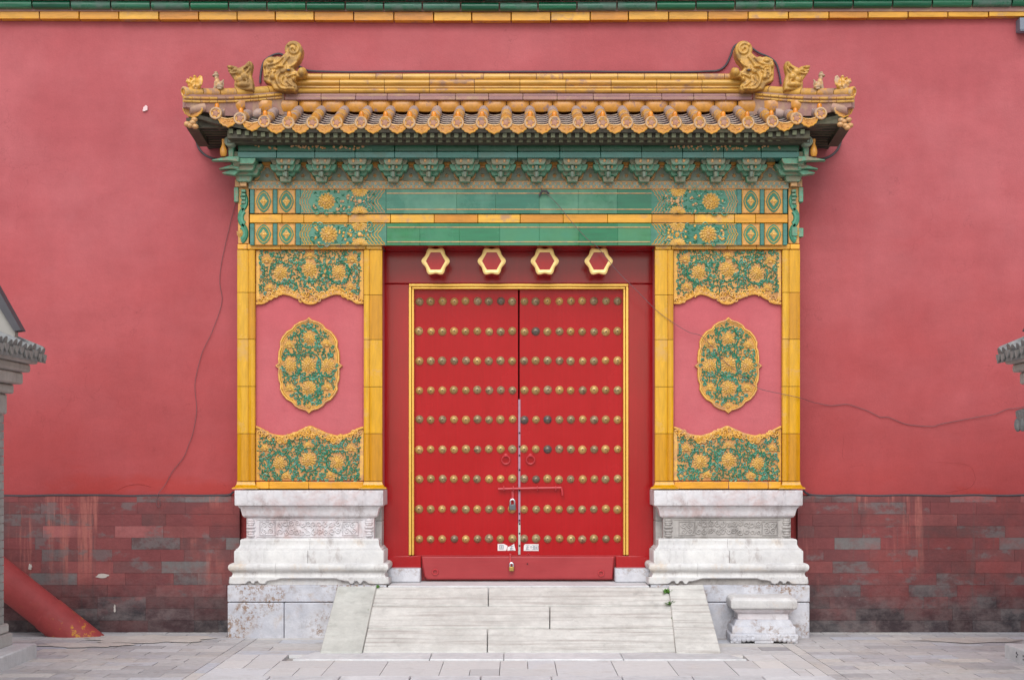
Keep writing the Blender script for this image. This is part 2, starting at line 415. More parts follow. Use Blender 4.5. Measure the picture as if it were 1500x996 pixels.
def stone(name, a, b, stain, amt=.3, dark=None, damt=.25, rough=.6, sc=1.0, veins=None, bump=.55, pit=None):
    t = NT(name)
    n1 = t.noise(2.4*sc, 6, .65); n2 = t.noise(11*sc, 6, .7); n3 = t.noise(55*sc, 4, .6)
    c = t.mix(t.step(n1, .36, .64), a, b)
    if stain: c = t.mix(t.math('MULTIPLY', t.step(t.noise(3.2*sc, 7, .7, t.coord((1,1,1), (5,3,1)), .4), 1-amt-.1, 1-amt+.14), .8), c, stain)
    if veins: c = t.mix(t.math('MULTIPLY', t.step(t.noise(2.2, 7, .68, t.coord(veins[1])), .48, .66), .75), c, veins[0])
    if dark: c = t.mix(t.math('MULTIPLY', t.step(t.noise(7*sc, 7, .75, t.coord((1,1,.5), (1,7,2))), 1-damt-.08, 1-damt+.08), .6), c, dark)
    st = t.noise(9, 5, .7, t.coord((1,1,.12), (2,5,1)))
    c = t.mul(c, t.rng(t.math('MULTIPLY', t.step(st, .52, .7), t.step(t.noise(1.7, 4), .42, .6)), 0, 1, 1, .82))
    c = t.mul(c, t.rng(n2, .25, .75, .84, 1.12))
    c = t.mul(c, t.rng(t.island(), 0, 1, .90, 1.06))
    if pit:
        rg = t.math('MULTIPLY', t.step(t.noise(1.9, 5, .65, t.coord((1,1,1), pit[1])), .43, .58), t.step(t.noise(30, 6, .8), .49, .55))
        c = t.mix(rg, c, pit[0])
    t.bump(t.math('ADD', n2, t.math('MULTIPLY', n3, .4)), bump, .012)
    return t.done(c, rough, spec=.4)
WH, WH2 = srgb(200,197,196), srgb(212,209,206)
M['marble'] = stone("white_marble", WH, WH2, srgb(200,178,154), .36, srgb(150,138,134), .39, .6, bump=.6)
M['marblepink'] = stone("pink_stained_marble", srgb(204,197,200), srgb(214,210,212), srgb(194,164,160), .45, srgb(154,140,138), .42, .55)
M['marblegrey'] = stone("grey_weathered_marble", srgb(160,154,150), srgb(178,172,168), srgb(120,114,110), .42, srgb(96,88,86), .36, .6)
M['marbleblock'] = stone("pitted_marble_block", srgb(182,182,190), srgb(198,197,202), srgb(176,146,112), .34, srgb(134,130,134), .36, .6, pit=(srgb(134,106,84), (3,1,4)))
M['ramp'] = stone("ramp_stone", srgb(190,187,181), srgb(204,201,195), srgb(180,168,156), .30, srgb(140,136,132), .26, .7, veins=(srgb(158,149,143), (.35, 9, 9)))
M['rampside'] = stone("grey_green_side_stone", srgb(176,175,168), srgb(190,189,182), srgb(160,154,140), .3, srgb(136,136,126), .3, .7)
M['kerb'] = stone("white_kerb_stone", srgb(196,195,196), srgb(208,207,207), srgb(184,176,168), .3, srgb(160,152,146), .2, .65)
def paver(name='grey_pavers', lift=False):
    t = NT(name)
    c = t.ramp(t.island(), [(0, srgb(152,149,151)), (.3, srgb(186,182,180)), (.6, srgb(170,167,170)), (.8, srgb(196,190,184)), (1, srgb(178,180,188))])
    c = t.mix(t.math('MULTIPLY', t.step(t.noise(1.6, 6, .7), .5, .66), .6), c, srgb(184,176,168))
    c = t.mix(t.math('MULTIPLY', t.step(t.noise(2.6, 6, .7, t.coord((1,1,1),(3,8,0))), .58, .7), .5), c, srgb(132,124,120))
    c = t.mix(t.math('MULTIPLY', t.step(t.noise(5, 6, .75, t.coord((.6,1,1),(1,4,0))), .55, .66), .45), c, srgb(146,132,124))
    c = t.mul(c, t.rng(t.noise(16, 6, .75), .25, .75, .80, 1.16))
    if lift: c = t.mix(.4, c, srgb(222,219,216))
    t.bump(t.math('ADD', t.noise(14, 6, .7), t.noise(70, 3)), .3, .008)
    return t.done(c, .8, spec=.3)
M['paver'] = paver()
M['palepaver'] = paver('pale_worn_pavers', True)
t = NT("joint_soil"); M['soil'] = t.done(t.mix(t.noise(12), srgb(96,88,82), srgb(124,116,108)), .95)
t = NT("court_paving")
bt = t.n("ShaderNodeTexBrick"); t.l(t.coord((1,1,1)), bt.inputs[0]); bt.inputs["Scale"].default_value = 1
bt.inputs["Brick Width"].default_value = .42; bt.inputs["Row Height"].default_value = .21; bt.inputs["Mortar Size"].default_value = .006
bt.inputs["Color1"].default_value = srgb(156,150,146); bt.inputs["Color2"].default_value = srgb(172,166,162); bt.inputs["Mortar"].default_value = srgb(104,98,92)
M['court'] = t.done(t.mul(bt.outputs["Color"], t.rng(t.noise(2, 6, .7), .3, .7, .85, 1.12)), .85)

def paint(name, a, b, rough, bump=.12, coat=0, streak=(9,9,.5), spec=.5):
    t = NT(name)
    n1 = t.noise(1.5, 5, .6); n2 = t.noise(5, 5, .65, t.coord(streak))
    c = t.mix(t.step(n1, .35, .65), a, b)
    c = t.mul(c, t.rng(n2, .3, .7, .93, 1.06))
    c = t.mix(t.math('MULTIPLY', t.step(t.noise(13, 6, .75), .66, .74), .3), c, srgb(150,60,58))
    t.bump(t.math('ADD', n2, t.math('MULTIPLY', t.noise(24, 3), .3)), bump, .006)
    return t.done(c, t.rng(n1, .3, .7, rough*.85, rough*1.25), coat=coat, spec=spec)
M['door'] = paint("red_door_lacquer", srgb(160,9,18), srgb(166,16,24), .24, .14, spec=.26)
M['frame'] = paint("red_frame_lacquer", srgb(152,7,14), srgb(160,13,20), .17, .06, spec=.45)
M['board'] = paint("faded_red_board", srgb(150,36,42), srgb(160,46,50), .38, .2, 0, (.6,9,9))
M['iron'] = paint("red_painted_iron", srgb(176,48,54), srgb(186,60,64), .4, .1)
def polemat():
    t = NT("red_pole_paint")
    c = t.mix(t.noise(2.5, 5), srgb(150,58,58), srgb(162,70,68))
    s = t.sep()
    f = t.math('MULTIPLY', t.step(t.noise(16, 6, .7), .55, .62), t.rng(s[2], .12, .34, 1, 0))
    f = t.math('MULTIPLY', f, t.step(t.noise(2.5, 2, .5), .42, .55))
    c = t.mix(t.math('MULTIPLY', f, .85), c, srgb(200,142,46))
    c = t.mul(c, t.rng(t.noise(7, 6, .75), .3, .7, .84, 1.1))
    c = t.mix(t.math('MULTIPLY', t.step(t.noise(10, 6, .75, t.coord((1,1,1),(5,5,5))), .6, .7), .5), c, srgb(132,92,84))
    t.bump(t.noise(12, 5), .3, .012)
    return t.done(c, .6, spec=.3)
M['pole'] = polemat()
def simple(name, a, b, rough=.5, metal=0, sc=20, spec=.5):
    t = NT(name); c = t.mix(t.noise(sc, 5, .65), a, b); t.bump(t.noise(sc*2, 3), .1, .004); return t.done(c, rough, metal, spec)
M['gold'] = simple("gilt_moulding", srgb(226,172,74), srgb(238,196,104), .28, .55, 25)
M['hexgold'] = simple("gilt_boss_rim", srgb(238,200,120), srgb(244,214,144), .4, .1, 25)
def studmat():
    t = NT("brass_stud")
    r = t.objrand()
    c = t.ramp(r, [(0, srgb(190,152,92)), (.25, srgb(164,138,92)), (.45, srgb(204,164,100)), (.62, srgb(170,150,108)), (.80, srgb(150,130,100)), (.93, srgb(176,150,116)), (.985, srgb(92,90,92))])
    c = t.mix(t.math('MULTIPLY', t.step(t.math('ADD', t.noise(26, 4), t.rng(r, 0, 1, -.1, .1)), .55, .65), .8), c, srgb(120,104,84))
    return t.done(c, .36, .35)
M['stud'] = studmat()
M['studhole'] = simple('stud_dark_tip', srgb(70,56,44), srgb(96,78,58), .5)
M['cable'] = simple("dark_cable", srgb(58,52,58), srgb(74,66,70), .6)
M['wire'] = simple("thin_wire", srgb(92,62,66), srgb(112,84,86), .6)
M['steel'] = simple("shackle_steel", srgb(200,200,204), srgb(220,220,220), .25, .9)
M['lockgrey'] = simple("grey_lock_body", srgb(88,90,96), srgb(104,106,110), .35, .5)
M['lockbrass'] = simple("brass_lock_body", srgb(156,130,70), srgb(176,148,84), .35, .7)
M['paper'] = simple("white_paper", srgb(214,208,208), srgb(226,222,220), .8)
M['ink'] = simple("grey_ink", srgb(120,124,136), srgb(140,142,150), .8)
M['strip'] = simple("pale_door_strip", srgb(150,104,122), srgb(172,134,150), .5)
M['stripwhite'] = simple("white_door_strip", srgb(196,194,190), srgb(160,162,150), .5)
M['black'] = simple("dark_gap", srgb(26,16,16), srgb(34,22,22), .8)
M['greybox'] = simple("grey_metal_box", srgb(108,114,128), srgb(120,126,138), .5)
M['wood'] = simple("grey_weathered_wood", srgb(146,142,136), srgb(168,162,156), .8, 0, 8)
M['darkroof'] = simple("dark_roof_edge", srgb(62,60,66), srgb(78,74,78), .6, 0, 10)
M['gatestone'] = stone("grey_gatehouse_stone", srgb(168,165,160), srgb(184,180,175), srgb(152,144,136), .3, srgb(110,104,98), .3, .8)
M['greybrick'] = stone("grey_gatehouse_brick", srgb(150,149,146), srgb(166,164,160), None, .3, srgb(100,96,92), .3, .85)
M['weed'] = glaze("weed_leaves", [(0, srgb(60,104,36)), (1, srgb(96,138,56))], .6, None, 0)
M['chip'] = simple("bare_lime_patch", srgb(214,180,182), srgb(226,200,200), .9)
M['cement'] = stone("pale_cement_patch", srgb(186,176,168), srgb(198,190,182), srgb(176,156,146), .3, srgb(150,142,136), .3, .85)
# ---------------------------------------------------------------- ground
MC = 1519.4
def mir(p): return MC - p
Y0 = -.50                      # front of the platform
ZP = pz(857, Y0)               # top of the platform

g = MB(); g.add([(-120,-120,-.03),(120,-120,-.03),(120,120,-.03),(-120,120,-.03)], [(0,1,2,3)]); kind(g.obj("ground", M['court']))
RB = onz(760, 954.5, .02).y    # foot of the ramp
KB = onz(760, 967, .0).y       # front of the kerb strip
K2 = onz(760, 990, .0).y
g = MB()
def pav(x0, x1, y0, y1, gap=.006, tilt=.003):
    h = lambda: R.uniform(-tilt, 0)
    b = [(x0+gap/2,y0+gap/2,-.05),(x1-gap/2,y0+gap/2,-.05),(x1-gap/2,y1-gap/2,-.05),(x0+gap/2,y1-gap/2,-.05)]
    g.hexa(b, [(p[0], p[1], h()) for p in b])
XB = 2.48
for sgn in (-1, 1):
    # long band running out from the gate, then rows of pavers beside it
    y = -6.0
    while y < -.5:
        L = R.uniform(.5, .62); pav(sgn*XB - .055, sgn*XB + .055, y, min(y+L, -.5)); y += L
    y = -6.0; k = 0
    while y < .1:
        w = .215
        x = XB + .055 + (0 if k % 2 else -.21)
        while x < 9.5:
            L = .42 * R.choice((1,1,1,.96,1.04))
            a, b = max(x, XB+.055), x + L
            if b - a > .05: pav(min(sgn*a, sgn*b), max(sgn*a, sgn*b), y, y+w)
            x += L
        y += w; k += 1
    y = RB; k = 0
    while y < -.3:             # between the ramp and the band
        w = .26; x = 1.72 + (.2 if k % 2 else 0)
        xs = [1.70, x + .25, XB-.055] if k % 2 else [1.70, XB-.055]
        for a, b in zip(xs, xs[1:]): pav(min(sgn*a, sgn*b), max(sgn*a, sgn*b), y, y+w)
        y += w; k += 1
kind(g.obj("pavement", M['paver']))
g = MB()
for sgn in (-1, 1):
    for a, b in ((1.95, 2.2), (2.2, XB-.055)): pav(min(sgn*a, sgn*b), max(sgn*a, sgn*b), KB, RB)
    pav(min(sgn*1.70, sgn*1.95), max(sgn*1.70, sgn*1.95), KB+.36 if sgn < 0 else KB+.30, RB)
x = -XB + .055
while x < XB - .06:            # the row of mixed pavers in front of the kerb strip
    L = min(R.choice((.46, .47, .45)), XB - .055 - x)
    m = (KB + K2)/2 + R.uniform(-.05, .05)
    c = R.random()
    if c < .3: pav(x, x+L, K2, KB)
    elif c < .7: pav(x, x+L, K2, m); pav(x, x+L*.5, m, KB); pav(x+L*.5, x+L, m, KB)
    else: pav(x, x+L, m, KB); pav(x, x+L*.5, K2, m); pav(x+L*.5, x+L, K2, m)
    x += L
y = K2 - .36
while y > -6:
    x = -XB + .055 + (0 if int(y*10) % 2 else .2)
    while x < XB - .1:
        pav(x, min(x+.45, XB-.055), y - .24, y); x += .45
    y -= .24
kind(g.obj("pale_pavement", M['palepaver']))
g = MB()
for x0, x1, y0, y1 in ((-1.86, -.72, KB, RB), (-.715, -.1, KB, RB), (-.095, .9, KB, RB), (.905, 1.93, KB, RB)):
    b = [(x0,y0,-.05),(x1,y0,-.05),(x1 - (.16 if x1 > 1.5 else 0),y1+.06,-.05),(x0 + (.12 if x0 < -1.5 else 0),y1+.06,-.05)]
    g.hexa(b, [(p[0],p[1],.012) for p in b])
for k in range(9):
    x0 = -2.42 + k*.54
    g.box(x0, x0+.532, K2-.36, K2-.005, -.05, .006)
kind(g.obj("kerb_strip", M['kerb'], bevel=.008))
g = MB()
def blob(cx, cy, rx, ry, n=26, z=.0055, seed=1):
    rr = random.Random(seed)
    pts = []
    for i in range(n):
        a = 2*PI*i/n; q = 1 + rr.uniform(-.28, .22)
        pts.append((cx + rx*q*math.cos(a), cy + ry*q*math.sin(a), z))
    g.add(pts, [list(range(n))])
c = onz(225, 936, 0); blob(c.x, c.y, .62, .30, seed=3)
c = onz(120, 945, 0); blob(c.x, c.y, .45, .16, seed=5)
c = onz(1420, 938, 0); blob(c.x, c.y, .5, .2, seed=8)
kind(g.obj("cement_patches", M['cement']))

# ---------------------------------------------------------------- palace wall
wall = thing("palace_wall", "long high red plastered courtyard wall with glazed coping and worn brick foot", "wall", (0, .4, 0))
zl = pz(725, 0)
xo0, xo1 = px(562, 0), px(MC-562, 0)
ztop = pz(27, 0)
g = MB()
zt = pz(359, 0)
def face(x0, x1, z0, z1):
    nx = max(2, int((x1-x0)/.25)); nz = max(2, int((z1-z0)/.25))
    vs = []; fs = []
    for i in range(nx+1):
        for j in range(nz+1):
            x = x0 + (x1-x0)*i/nx; z = z0 + (z1-z0)*j/nz
            e = 0 if i in (0, nx) or j in (0, nz) else 1
            vs.append((x, e*.012*mnoise.noise((x*.8, 3, z*.8)) + e*.004*mnoise.noise((x*3, 7, z*3)), z))
    for i in range(nx):
        for j in range(nz):
            a = i*(nz+1)+j; fs.append((a, a+nz+1, a+nz+2, a+1))
    g.add(vs, fs)
zc = pz(12, 0)
face(-11, xo0, zl, zc); face(xo1, 11, zl, zc); face(xo0, xo1, zt, zc)
for a, b, c, e in ((-11, xo0, 0, zc), (xo1, 11, 0, zc), (xo0, xo1, zt, zc)): g.box(a, b, .06, .8, c, e)
g.obj("plaster_face", M['plaster'], wall)
g = MB()
hc = zl / 11.6
def course(k, x0, x1, off):
    z0 = k*hc; z1 = min(z0 + hc, zl - .004)
    x = x0 - off
    while x < x1:
        L = R.choice((.47, .47, .47, .45, .235))
        a, b = max(x, x0), min(x+L, x1)
        if b - a > .02:
            y = -.035 + R.uniform(-.002, .002)
            g.box(a+.0008, b-.0008, y, .05, z0+.0010, z1-.0010)
        x += L
for k in range(12):
    for a, b in ((-11, px(352, 0)), (px(MC-352, 0), 11)): course(k, a, b, R.uniform(0, .4))
g.box(-11, px(352,0)-.01, -.031, .055, 0, zl-.008); g.box(px(MC-352,0)+.01, 11, -.031, .055, 0, zl-.008)
g.obj("brick_foot", M['brick'], wall)
def topq(p): return 27.5 + (31 - 27.5)*max(0, 1 - abs(p-750)/750)**.8 - (3.5 if p > 750 else 0)*((p-750)/750)
cop = {}
for nm, mt in (("yellow_fascia", 'yellow'), ("green_roll", 'coping'), ("mortar_band", 'purple'), ("upper_green_tile", 'coping')):
    cop[nm] = (MB(), mt)
p = -700 + 3
while p < 2200:
    w = 57.6 + R.uniform(-2, 2); q = topq(max(0, min(1500, p + w/2)))
    Yf = -.075; gp = .7
    cop["yellow_fascia"][0].box(px(p+gp, Yf), px(p+w-gp, Yf), Yf + R.uniform(-.003, .003), .1, pz(q, Yf), pz(q-12.5, Yf))
    p += w
p = -700
while p < 2200:
    w = 57.6 + R.uniform(-2, 2); q = topq(max(0, min(1500, p + w/2))) - 15
    Yf = -.15
    pts = []
    zc0 = (pz(q, -.12) + pz(q-12.5, -.12))/2; rr = (pz(q-12.5, -.12) - pz(q, -.12))/2
    mb = cop["green_roll"][0]
    x0, x1 = px(p+1.2, -.15), px(p+w-1.2, -.15)
    vs = []; ns = 9
    for k in range(ns):
        a = PI/2 + PI*k/(ns-1)
        y, z = -.10 + rr*1.1*math.cos(a)*-1*-1, zc0 + rr*math.sin(a)
        vs += [(x0, y, z), (x1, y, z)]
    fs = [(2*k, 2*k+1, 2*k+3, 2*k+2) for k in range(ns-1)] + [[2*k for k in range(ns)], [2*k+1 for k in range(ns)][::-1]]
    mb.add(vs, fs)
    mb = cop["upper_green_tile"][0]
    mb.box(x0-.15, x1-.15, -.2, .3, zc0+rr+.012, zc0+rr+.075)
    p += w
zz = pz(14.5, -.1)
cop["mortar_band"][0].box(-11, 11, -.085, .3, zz-.012, zz+.10)
for nm, (mb, mt) in cop.items(): mb.obj(nm, M[mt], wall, bevel=.004 if nm == "yellow_fascia" else 0)
g = MB()                        # the coping's own small roof above the frame of the picture
zr = pz(-6, -.1)
g.hexa([(-11,-.24,zr),(11,-.24,zr),(11,1.1,zr),(-11,1.1,zr)], [(-11,.38,zr+.4),(11,.38,zr+.4),(11,.42,zr+.4),(-11,.42,zr+.4)])
g.obj("coping_roof", M['coping'], wall)
g = MB()                         # lime patch where the paint has come off
def crack(pts):
    mb = MB(); mb.tube(smoothline([W(a, b, 0) for a, b in pts], 4), .0028, 4); mb.obj("crack", M['patch'], wall)
crack([(1246, 684), (1262, 681), (1310, 679.5), (1340, 679), (1366, 676.8), (1395, 678), (1418, 681), (1426, 690), (1428, 703), (1420, 714), (1398, 719), (1386, 720.5)])
crack([(1240, 610), (1236, 640), (1234, 664), (1237, 676)]); crack([(172, 718), (186, 711), (205, 709), (222, 713)])
cc = W(213, 160, -.006)
pts = []
for i in range(14):
    a = 2*PI*i/14; q = R.uniform(.7, 1.2); pts.append((cc.x + .026*q*math.cos(a) + .01*math.sin(a), cc.z + .03*q*math.sin(a)))
g.prism(pts, -.016, .01); g.obj("bare_patch", M['chip'], wall)
for nm, pp, side in (("bare_patch", (150, 843, 10, 3.2), 1), ("bare_patch", (44, 830, 2.6, 4), 1), ("bare_patch", (168, 891, 1.4, 5), 1)):
    g = MB(); cc = W(pp[0], pp[1], -.04); pts = []
    for i in range(14):
        a = 2*PI*i/14; q = R.uniform(.7, 1.25); pts.append((cc.x + pp[2]/150*q*math.cos(a), cc.z + pp[3]/150*q*math.sin(a)))
    g.prism(pts, -.041, -.02); g.obj(nm, M['cement'], wall)

g = MB(); g.box(px(1493, -.1), px(1530, -.1), -.12, .012, pz(45, -.1), pz(27, -.1))
g.box(px(1493, -.1), px(1530, -.1), -.128, -.05, pz(47, -.1), pz(45.2, -.1))
tag(g.obj("junction_box", M['greybox'], bevel=.006, off=W(1510, 36, -.1)), "grey metal box fixed high under the wall coping", "metal box")

# ---------------------------------------------------------------- marble plinths
def curl(mb, x, z, y, r, turns=1.4, a0=0, sgn=1, w=.005, n=14, seg=4):
    pts = []
    for i in range(n):
        t = i/(n-1); a = a0 + sgn*2*PI*turns*t; q = r*(1 - .85*t)
        pts.append((x + q*math.cos(a), y, z + q*math.sin(a)))
    mb.tube(pts, [w*(1 - .3*i/n) for i in range(n)], seg)
def plinth(f, label, waist_mat, seed):
    rr = random.Random(seed)
    q = lambda p, Y: px(f(p), Y)
    Yw = -.33
    xs = sorted((q(361, Yw), q(548, Yw)))
    xin = q(562, .0)                # inner return at the door reveal
    T = thing("marble_plinth", label, "plinth", ((xs[0]+xs[1])/2, -.25, 0), "marble plinths under the glazed piers")
    yb = .03
    def zz(py, o): return pz(py, Yw - o)
    def blk(nm, prof, mat, bev=.006, dx=0, jx=None):
        mb = MB(); mb.block(xs[0]-dx, xs[1]+dx, Yw, yb, prof, 0, jx); return mb.obj(nm, M[mat], T, bevel=bev)
    # platform courses
    A = sorted((q(333, Y0), q(566, Y0)))
    mb = MB(); zj = pz(882, Y0)
    mb.box(A[0], A[1], Y0, .2, zj+.003, ZP)
    c1 = q(416, Y0); c2 = q(500, Y0)
    if f(0) == 0: cuts = [A[0], c1, A[1]]
    else: cuts = [A[0], q(490, Y0), q(400, Y0), A[1]]
    for a, b in zip(cuts, cuts[1:]): mb.box(a+.003, b-.003, Y0 + rr.uniform(-.006, .004), .2, -.04, zj-.003)
    mb.obj("platform_block", M['marbleblock'], T, bevel=.009)
    # base roll over a cove, with feet
    r = []
    zt_, zb_ = zz(825, .17), zz(846, .17)
    h = zt_ - zb_
    prof = [(.126, zb_), (.118, zb_+h*.08), (.110, zb_+h*.2), (.110, zb_+h*.30), (.118, zb_+h*.38), (.132, zb_+h*.45), (.142, zb_+h*.56), (.147, zb_+h*.70), (.144, zb_+h*.84), (.133, zb_+h*.94), (.118, zb_+h*.99), (.08, zb_+h)]
    mb = MB(); mb.block(xs[0], xs[1], Yw, yb, prof, 0, q(407, Yw) if f(0) == 0 else q(500, Yw)); mb.obj("base_moulding", M['marble'], T, ang=50)
    mb = MB(); mb.block(xs[0], xs[1], Yw, yb, [(.098, ZP-.002), (.098, zb_+.01)]); mb.obj("set_back_band", M['marblegrey'] if f(0) else M['marble'], T)
    ya = Yw - .140
    sc = [(336, 845), (335, 850), (334.6, 854), (337, 855.8), (352, 856), (360, 855.2), (363.5, 852.2), (366, 851.6), (368, 854.6), (372, 855.2), (374.5, 852), (377, 851.2), (379.5, 854.8), (384, 856), (388.5, 855), (391, 851.6), (396, 850.6), (404, 849.8), (411, 847.6), (490, 847.6), (497, 849.6), (505, 851.6), (510, 852), (513, 855.4), (517, 855.6), (520, 851.4), (523, 851.6), (525.5, 855.2), (529, 855.4), (532, 851.2), (535, 851.8), (540, 855.4), (550, 856), (566, 856), (569.6, 854.4), (569.8, 850), (568.8, 845)]
    mb = MB(); mb.prism([(q(a, ya), max(pz(b, ya), ZP+.001)) for a, b in sc], ya, ya+.05, 0, .009)
    for pa, pb in ((334.6, 362), (540, 569.8)):
        a, b = sorted((q(pa, ya), q(pb, ya))); mb.box(a+.004, b-.004, ya+.04, yb, ZP+.001, pz(848, ya))
    mb.obj("carved_foot", M['marble'], T, ang=45)
    z1, z2, z3 = zz(825, .13), zz(806, .13), zz(789, .07)
    blk("lower_step", [(.100, z1-.004), (.100, z2-.012), (.092, z2)], 'marble', jx=q(453, Yw))
    h = z3 - z2
    mb = MB(); mb.block(xs[0], xs[1], Yw, yb, [(.084, z2-.004), (.084, z2+h*.10), (.074, z2+h*.14), (.062, z2+h*.26), (.053, z2+h*.42), (.050, z2+h*.52), (.050, z2+h*.86), (.040, z3-.004), (.02, z3)], 0, q(455, Yw))
    mb.obj("upper_step", M['marble'], T, ang=28)
    zt2, zt3, zt4 = zz(758, .03), zz(741, .09), zz(718, .12)
    blk("waist", [(0, z3-.006), (0, zt2+.01)], waist_mat, .004)
    h = zt3 - zt2
    mb = MB(); mb.block(xs[0], xs[1], Yw, yb, [(.010, zt2), (.022, zt2+h*.05), (.034, zt2+h*.22), (.039, zt2+h*.45), (.048, zt2+h*.75), (.066, zt3-.006), (.070, zt3)])
    mb.obj("cap_moulding", M['marblepink'], T, ang=55)
    blk("cap_slab", [(.090, zt3+.003), (.095, zt3+.012), (.095, zt4-.004), (.091, zt4)], 'marblepink' if not f(0) else 'marblepink', .008)
    # inner return beside the door
    mb = MB(); a, b = sorted((q(545, 0), xin))
    for k in range(3):
        za, zb2 = ZP + (zt4-ZP)*k/3, ZP + (zt4-ZP)*(k+1)/3
        mb.box(a, b, -.20, .05, za+.002, zb2-.002)
    mb.obj("inner_return", M['marblegrey'], T, bevel=.006)
    # carving on the waist
    mb = MB(); yc = Yw - .004; zm = (z3 + zt2)/2; hh = (zt2 - z3)/2 - .018
    X = lambda p: q(p, Yw)
    def frame(pa, pb):
        a, b = X(pa), X(pb)
        pts = [(a, yc, zm-hh*.8), (b, yc, zm-hh*.8), (b, yc, zm+hh*.8), (a, yc, zm+hh*.8)]
        mb.tube(pts, .009, 4, closed=True)
    frame(381, 403); frame(502, 525)
    for a, b in ((376, 532),):
        mb.tube([(X(a), yc, zm+hh), (X(b), yc, zm+hh)], .005, 4); mb.tube([(X(a), yc, zm-hh), (X(b), yc, zm-hh)], .005, 4)
    for pc in (392, 513):
        for sx in (-1, 1):
            for sz in (-1, 1): curl(mb, X(pc + sx*4.5), zm + sz*hh*.36, yc, .030, 1.3, rr.uniform(0, 6), sx*sz, .008)
    p = 409
    while p < 499:
        for sz in (-1, 1):
            curl(mb, X(p + rr.uniform(-1.5, 1.5)), zm + sz*hh*.45 + rr.uniform(-.01, .01), yc, rr.uniform(.024, .034), rr.uniform(1, 1.6), rr.uniform(0, 6), rr.choice((-1, 1)), .0085)
            mb.ell((X(p+4), yc+.004, zm + sz*hh*.1 + rr.uniform(-.02, .02)), (.012, .010, .007), Matrix.Rotation(rr.uniform(0, 3), 3, 'Y'), 6, 4)
        p += 8.6
    mb.obj("carved_scrolls", M[waist_mat], T)
    for pc in (367.5, 540.5):
        mb = MB()
        for k, (hz, rx) in enumerate(((-.9, .040), (-.62, .032), (-.3, .046), (.1, .046), (.42, .032), (.66, .042), (.92, .036))):
            mb.ell((X(pc), Yw-.001, zm + hz*hh), (rx, .024, hh*.19), None, 10, 6)
        mb.obj("corner_baluster", M[waist_mat], T, ang=70)
    return T
plinth(lambda p: p, "white marble plinth under the left glazed pier, patchy orange stains on its lowest blocks", 'marblepink', 3)
plinth(mir, "white marble plinth behind the small carved pedestal, its carved waist weathered grey", 'marblegrey', 4)

# ---------------------------------------------------------------- stone ramp
pt0 = Vector((0, Y0, ZP)); ptb = Vector((0, RB, .015))
sl_ = (ptb - pt0).normalized(); nrm = Vector((1,0,0)).cross(sl_)
if nrm.z < 0: nrm = -nrm
def rp(p, q, up=0): return plane_pt(p, q, pt0 + nrm*up, nrm)
ramp = thing("stone_ramp", "sloping pale stone ramp of long slabs leading up to the red gate", "ramp", (.03, -1.0, 0))
def slab(nm, quad, mat, up=0, drop=.16, bev=.007):
    mb = MB()
    top = [rp(p, q, up + R.uniform(-.002, .002)) for p, q in quad]      # given: near-left, near-right, far-right, far-left
    bot = [Vector((v.x, v.y, max(v.z - drop, -.04))) for v in top]
    mb.hexa(bot, top); return mb.obj(nm, M[mat], ramp, bevel=bev)
gq = .9
slab("ramp_slab", [(544.5, 885.6), (714.7, 886), (714.9, 859.5), (551, 859.5)], 'ramp')
slab("ramp_slab", [(715.9, 886), (984.0, 886), (978.2, 859.5), (715.9, 859.5)], 'ramp')
slab("ramp_slab", [(539, 918.6), (804.7, 918.6), (804.8, 887.4), (544, 887.4)], 'ramp')
slab("ramp_slab", [(806.0, 918.6), (986.6, 918.6), (984.2, 887.4), (805.9, 887.4)], 'ramp')
slab("ramp_slab", [(531.5, 953.8), (713.2, 953.8), (713.6, 920.4), (538.5, 920.4)], 'ramp')
slab("ramp_slab", [(714.4, 953.8), (989.8, 953.8), (986.8, 920.4), (714.7, 920.4)], 'ramp')
slab("side_slab", [(469, 954), (530, 954), (551.5, 858), (494.5, 858)], 'rampside', .022, .5)
slab("side_slab", [(990.5, 954), (1056, 954), (1030, 855.5), (979.5, 857)], 'ramp', .026, .5)
mb = MB(); mb.box(px(568, Y0), px(MC-568, Y0), Y0+.004, .3, -.02, ZP-.004); mb.obj("landing_slab", M['kerb'], ramp, bevel=.01)
for nm, p0, p1, lab in (("threshold_stone", 567, 615.5, "white speckled stone block at the left end of the red threshold board"), ("threshold_stone", 901, 952, "white speckled stone block at the right end of the red threshold board")):
    mb = MB(); Yt = -.14; z0 = ZP - .003
    mb.box(px(p0, Yt), px(p1, Yt), Yt, .2, z0, pz(832.5, Yt))
    tag(mb.obj(nm, M['marbleblock'], bevel=.012, off=(px((p0+p1)/2, Yt), 0, z0)), lab, "stone block", "stone blocks flanking the threshold")

